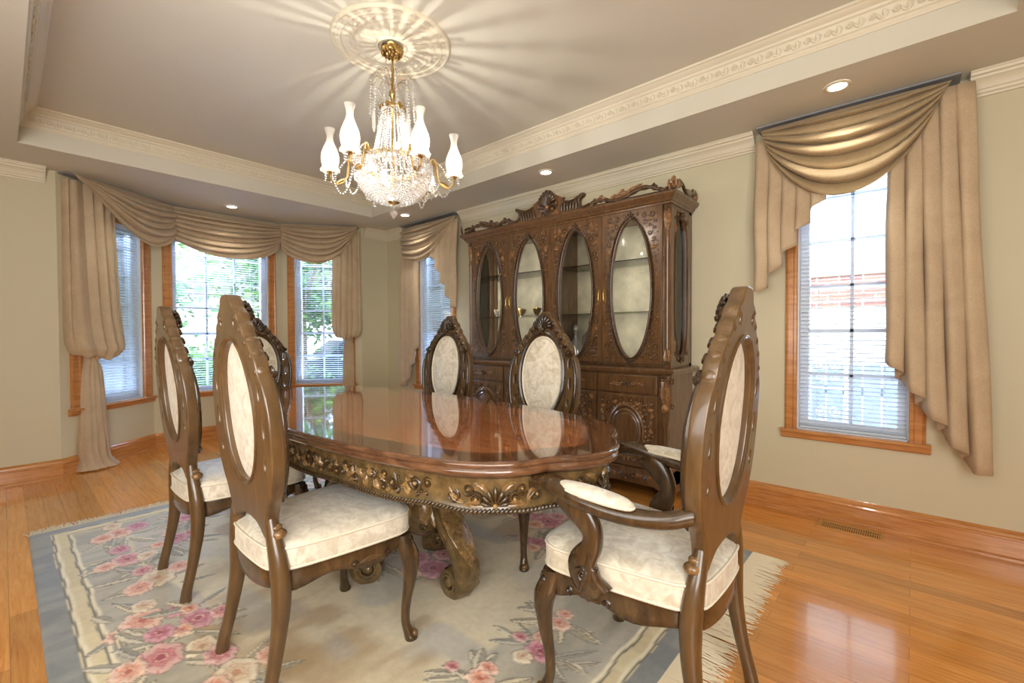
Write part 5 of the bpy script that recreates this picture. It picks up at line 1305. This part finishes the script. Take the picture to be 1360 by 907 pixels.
    m,nt,b=mat('rug_wool'); a=nt.nodes.new('ShaderNodeVertexColor'); a.layer_name='pattern'; nt.links.new(a.outputs['Color'],b.inputs['Base Color']); b.inputs['Roughness'].default_value=.85; b.inputs['Sheen Weight'].default_value=.3
    bump(nt,b,noise(nt,coords(nt),220,2),.35,.002)
    me.materials.append(m)
    return me
rug=empty('area_rug','pastel floral wool rug with grey-blue and cream border and fringe, under the table','rug',((RX0+RX1)/2,(RY0+RY1)/2,.0005))
ro=bpy.data.objects.new('rug_pile',build_rug()); COL.objects.link(ro); ro.parent=rug
for sg,nm in ((-1,''),(1,'')):
    b=MB(); r=random.Random(5+sg); hx=(RX1-RX0)/2; hy=(RY1-RY0)/2; ln=.15 if sg>0 else .10
    y=-hy
    while y<hy:
        l=ln*r.uniform(.75,1.1); dy=r.uniform(-.022,.022); z0=.006; w=r.uniform(.0022,.0034)
        P=[Vector((sg*(hx-.004),y,z0)),Vector((sg*(hx+l*.3),y+dy*.2,.006+r.uniform(0,.004))),Vector((sg*(hx+l*.7),y+dy*.7+r.uniform(-.006,.006),.003+r.uniform(0,.004))),Vector((sg*(hx+l),y+dy,.003))]
        b.tube(P,[w*1.3,w*1.2,w,w*.5],4,True); y+=r.uniform(.0028,.0045)
    fo=b.build('fringe',W['fringe'],rug,smooth=False)
# ---------------------------------------------------------------- outside
W['lawn']=simple('lawn_grass',srgb(120,150,80),.9,var=.25,vscale=3); W['drive']=simple('pale_driveway',srgb(200,196,188),.8,var=.06)
W['siding']=simple('white_siding',srgb(236,234,228),.6); W['roof']=simple('grey_shingle_roof',srgb(120,116,116),.8,var=.15,vscale=9)
W['fence']=simple('grey_fence_wood',srgb(150,160,172),.8,var=.15,vscale=8); W['leaf']=simple('tree_leaf',srgb(104,146,70),.5,var=.3,vscale=1.5); W['bark']=simple('tree_bark',srgb(96,82,68),.9,var=.2)
W['leafd']=simple('tree_leaf_dark',srgb(62,100,58),.5,var=.3,vscale=1.5)
W['sign']=simple('purple_sign',srgb(78,66,170),.5); W['carp']=simple('dark_car_paint',srgb(50,56,66),.2,.3); W['carg']=simple('car_glass',srgb(30,36,42),.05); W['tyre']=simple('tyre',srgb(24,24,24),.8)
m,nt,b=mat('brick_wall'); br=N(nt,'ShaderNodeTexBrick',Scale=1.0); br.inputs['Brick Width'].default_value=.22; br.inputs['Row Height'].default_value=.075; br.inputs['Mortar Size'].default_value=.008
br.inputs['Color1'].default_value=srgb(150,92,84); br.inputs['Color2'].default_value=srgb(170,116,100); br.inputs['Mortar'].default_value=srgb(196,190,184)
nt.links.new(coords(nt,rot=(radians(90),0,0)),br.inputs['Vector']); nt.links.new(br.outputs['Color'],b.inputs['Base Color']); b.inputs['Roughness'].default_value=.8; W['brick']=m
GZ=-.45
g=MB(); 
for x0,x1,y0,y1 in ((-60,-6.3,-40,40),(-6.3,14,3.9,40)): g.add([(x0,y0,GZ),(x1,y0,GZ),(x1,y1,GZ),(x0,y1,GZ)],[(0,1,2,3)])
struct(g.build('ground',W['lawn'],smooth=False))
g=MB(); g.add([(-15,-14,GZ+.01),(-10.5,-14,GZ+.01),(-10.5,30,GZ+.01),(-15,30,GZ+.01)],[(0,1,2,3)]); struct(g.build('ground_driveway',W['drive'],smooth=False))
def house(name,lab,x0,x1,y0,y1,h,wm,gable,loc):
    e=empty(name,lab,'house',loc); ox,oy=loc[0],loc[1]
    b=MB(); b.box(x0-ox,x1-ox,y0-oy,y1-oy,GZ-loc[2],h-loc[2]); b.build('house_wall',wm,e,smooth=False)
    r=MB(); ym=(y0+y1)/2; xm=(x0+x1)/2
    if gable=='x': vs=[(x0-.5,y0-.5,h),(x1+.5,y0-.5,h),(x1+.5,y1+.5,h),(x0-.5,y1+.5,h),(xm,y0-.5,h+1.8),(xm,y1+.5,h+1.8)]; fs=[(0,1,4),(3,5,2),(1,2,5,4),(0,4,5,3),(0,3,2,1)]
    else: vs=[(x0-.5,y0-.5,h),(x1+.5,y0-.5,h),(x1+.5,y1+.5,h),(x0-.5,y1+.5,h),(x0-.5,ym,h+1.8),(x1+.5,ym,h+1.8)]; fs=[(0,4,3),(1,2,5),(0,1,5,4),(3,4,5,2),(0,3,2,1)]
    r.add([(x-ox,y-oy,z-loc[2]) for x,y,z in vs],fs); r.build('roof',W['roof'],e,smooth=False)
    return e
h=house('neighbour_house','brick-banded neighbouring house seen through the window on the long wall',-3.5,6,6.5,12,3.2,W['siding'],'y',(1,6.5,GZ))
b=MB(); b.box(-4.5,5,-.02,0,1.42-GZ,1.80-GZ); b.build('brick_band',W['brick'],h,smooth=False)
b=MB(); b.box(-4.5,5,-.05,0,1.80-GZ,1.86-GZ); b.build('band_cap',W['siding'],h,smooth=False)
h=house('street_house','pale house with a low roof across the street beyond the central bay window',-24,-17,1.0,9.5,2.4,W['siding'],'x',(-17,5,GZ))
b=MB(); b.box(0,.03,-3,0,.0,2.2); b.build('garage_door',W['drive'],h,smooth=False)
b=MB(); b.box(0,.03,1,2.4,1.0,2.1); b.build('house_window',W['carg'],h,smooth=False)
house('brick_house','brick house far down the street left of the pale one',-26,-19,-9,-2,2.8,W['brick'],'x',(-19,-5,GZ))
fe=empty('board_fence','grey upright board fence outside the window on the long wall','fence',(0,5.3,GZ))
b=MB()
for i in range(46): x=-3+.14*i; b.box(x,x+.125,-.01,.01,0,1.28+.015*(i%2))
b.box(-3,3.4,.01,.04,.2,.28); b.box(-3,3.4,.01,.04,1.0,1.08); b.build('fence_boards',W['fence'],fe,smooth=False)
for x in (-3,-1,1,3): b=MB(); b.box(x-.05,x+.05,.01,.11,0,1.42); b.build('fence_post',W['fence'],fe,smooth=False)
tr=empty('garden_trellis','white scrolled garden trellis in front of the grey fence','trellis',(-.55,4.75,GZ))
b=MB()
for x in (-.13,.13): b.box(x-.012,x+.012,-.012,.012,0,1.5)
for z in (.3,.7,1.1,1.5): b.box(-.13,.13,-.008,.008,z-.01,z+.01)
b.build('frame',W['siding'],tr,smooth=False)
b=MB(); Mt=lambda u,v,h:(u,h,v)
for z in (.5,.9,1.3):
    for s_ in (-1,1): scroll(b,Mt,s_*.055,z,.045,pi/2,1.5,s_,.16); scroll(b,Mt,s_*.055,z-.10,.040,-pi/2,1.5,-s_,.16)
b.build('scrollwork',W['siding'],tr)
sg=empty('garden_sign','small purple sign standing by the fence outside','sign',(.30,4.6,GZ)); b=MB(); b.box(-.13,.13,-.01,.01,.85,1.02); b.build('sign_board',W['sign'],sg,smooth=False); b=MB(); b.box(-.01,.01,.0,.02,0,.86); b.build('stake',W['siding'],sg,smooth=False)
def tree(lab,x,y,h,r,seed,m='leaf',cat='tree',n=5200,trunk=True,ls=.10):
    e=empty('street_tree' if trunk else 'garden_shrub',lab,cat,(x,y,GZ)); rr=random.Random(seed)
    if trunk:
        b=MB(); b.tube(cr([Vector(p) for p in ((0,0,0),(.05,.03,h*.25),(-.05,.06,h*.5),(.02,0,h*.85))],4),[.16-.008*i for i in range(13)],8)
        for k in range(5): a=TAU*k/5; b.tube([(0,0,h*(.35+.06*k)),(r*.4*cos(a),r*.4*sin(a),h*(.5+.06*k)),(r*.75*cos(a),r*.75*sin(a),h*(.62+.06*k))],[.06,.04,.015],6)
        b.build('trunk',W['bark'],e)
    cl=[(rr.gauss(0,r*.42),rr.gauss(0,r*.42),(h*.68 if trunk else h*.5)+rr.gauss(0,h*.16)) for _ in range(34)]
    b=MB()
    for _ in range(n):
        c=rr.choice(cl); q=r*.24; p=Vector((c[0]+rr.gauss(0,q),c[1]+rr.gauss(0,q),max(.05,c[2]+rr.gauss(0,q*.8)))); s=ls*rr.uniform(.6,1.3)
        a=Vector((rr.gauss(0,1),rr.gauss(0,1),rr.gauss(0,.6))).normalized(); bb=a.cross(Vector((rr.random(),rr.random(),rr.random()))).normalized()
        b.add([p-a*s,p+bb*s*.45,p+a*s,p-bb*s*.45],[(0,1,2,3)])
    b.build('crown' if trunk else 'foliage',W[m],e,smooth=False)
tree('tall green tree beyond the right half of the central bay window',-9.6,4.1,5.2,1.5,2)
tree('green tree beyond the right bay window',-9.4,6.2,4.6,1.6,3,'leafd')
tree('green tree outside the narrow window beside the cabinet',-8.3,7.8,4.4,1.7,4)
tree('low round shrub below the left half of the central bay window',-9.5,2.35,1.5,.7,5,'leaf','shrub',2200,False,.07)
tree('dark evergreen shrub close outside the left bay window',-8.2,.55,2.1,.9,6,'leafd','shrub',3800,False,.07)
car=empty('parked_car','dark car parked on the pale driveway beyond the right bay window','car',(-12.6,7.2,GZ+.01),radians(80))
b=MB(); prof=[(-2.1,.35),(-2.1,.75),(-1.9,.85),(-1.2,.92),(-.7,1.38),(.75,1.42),(1.35,.98),(2.0,.86),(2.15,.6),(2.1,.32)]
b.rings([[(x,y*(1 if z<1 else .82),z) for x,z in prof] for y in (-.85,.85)],True,True); b.build('car_body',W['carp'],car,angle=30)
b=MB()
for s_ in (-1,1): b.add([(-.98,s_*.865,.95),(1.15,s_*.865,.98),(.68,s_*.75,1.36),(-.62,s_*.75,1.33)],[(0,1,2,3) if s_>0 else (3,2,1,0)])
b.build('car_windows',W['carg'],car,smooth=False)
for x in (-1.35,1.35):
    for s_ in (-1,1):
        b=MB(); b.lathe([(.32,-.1),(.34,0),(.32,.1),(.18,.11)],(0,0,0),20,lambda px,py,pz,x=x,s_=s_:(x+px,s_*.80+pz*s_,.34+py)); b.build('wheel',W['tyre'],car)

# ---------------------------------------------------------------- light
w=bpy.data.worlds.new('sky'); SC.world=w; w.use_nodes=True; nt=w.node_tree; bg=nt.nodes['Background']
sk=nt.nodes.new('ShaderNodeTexSky'); sk.sky_type='NISHITA'; sk.sun_disc=False; sk.sun_elevation=radians(42); sk.sun_rotation=radians(120); sk.air_density=1.2; sk.dust_density=1.5
nt.links.new(sk.outputs[0],bg.inputs['Color']); bg.inputs['Strength'].default_value=SKY
def sun(rot,e,col):
    d=bpy.data.lights.new('sun','SUN'); d.energy=e; d.color=col; d.angle=radians(2); o=bpy.data.objects.new('sun',d); o.rotation_euler=rot; COL.objects.link(o)
sun((radians(48),0,radians(35)),SUN,(1,.95,.86))       # from behind the house: lights what the windows look at
def area(name,loc,target,size,e,col):
    d=bpy.data.lights.new(name,'AREA'); d.shape='RECTANGLE'; d.size,d.size_y=size; d.energy=e; d.color=col
    o=bpy.data.objects.new(name,d); o.location=loc; o.rotation_euler=(Vector(target)-Vector(loc)).to_track_quat('-Z','Y').to_euler(); COL.objects.link(o); return o
for (k,p,q,c0,c1,g0,g1,ncol) in WIN:      # added area lamps outside each window, standing in for sky and ground light
    Mw=wallmap(p,q); a=(g0+g1)/2; area('window_sky_fill',Mw(a,2.75,-1.0),Mw(a,.9,1.1),(g1-g0+.5,.9),DAY[k],(.58,.73,1)); area('ground_fill',Mw(a,.1,-.95),Mw(a,2.5,1.3),(g1-g0+.4,.8),DAY[k]*UP*(.4 if k in (1,5) else 1),(.62,.74,1))
area('room_fill',(1.0,-.8,1.35),(-3.0,1.9,1.55),(1.7,1.5),FILL,(1,.97,.93))
area('ceiling_fill',(-.7,-.75,1.5),(-2.0,1.0,2.7),(1.6,1.6),BNC,(1,.98,.95))  # added out-of-view lamp that brightens the ceiling
# ---------------------------------------------------------------- camera
cd=bpy.data.cameras.new('camera'); cam=bpy.data.objects.new('camera',cd); COL.objects.link(cam); SC.camera=cam
yaw,pit,rol=.7257,-.0183,-.0039
Fv=Vector((-sin(yaw)*cos(pit),cos(yaw)*cos(pit),sin(pit))); Rv=Vector((cos(yaw),sin(yaw),0)); Uv=Rv.cross(Fv)
R2=Rv*cos(rol)+Uv*sin(rol); U2=-Rv*sin(rol)+Uv*cos(rol)
mw=Matrix((R2,U2,-Fv)).transposed().to_4x4(); mw.translation=Vector((0,0,1.142)); cam.matrix_world=mw
cd.sensor_fit='HORIZONTAL'; cd.sensor_width=36; cd.lens=600.5/1360*36; cd.clip_start=.05; cd.clip_end=200
# ---------------------------------------------------------------- view
SC.view_settings.view_transform='Standard'; SC.view_settings.look='None'; SC.view_settings.exposure=EXPO; SC.view_settings.gamma=1.0
SC.cycles.use_denoising=True; SC.cycles.max_bounces=10; SC.cycles.diffuse_bounces=4; SC.cycles.glossy_bounces=4; SC.cycles.transmission_bounces=6; SC.cycles.transparent_max_bounces=24
SC.cycles.sample_clamp_indirect=6; SC.cycles.caustics_reflective=False; SC.cycles.caustics_refractive=False; SC.cycles.blur_glossy=.5
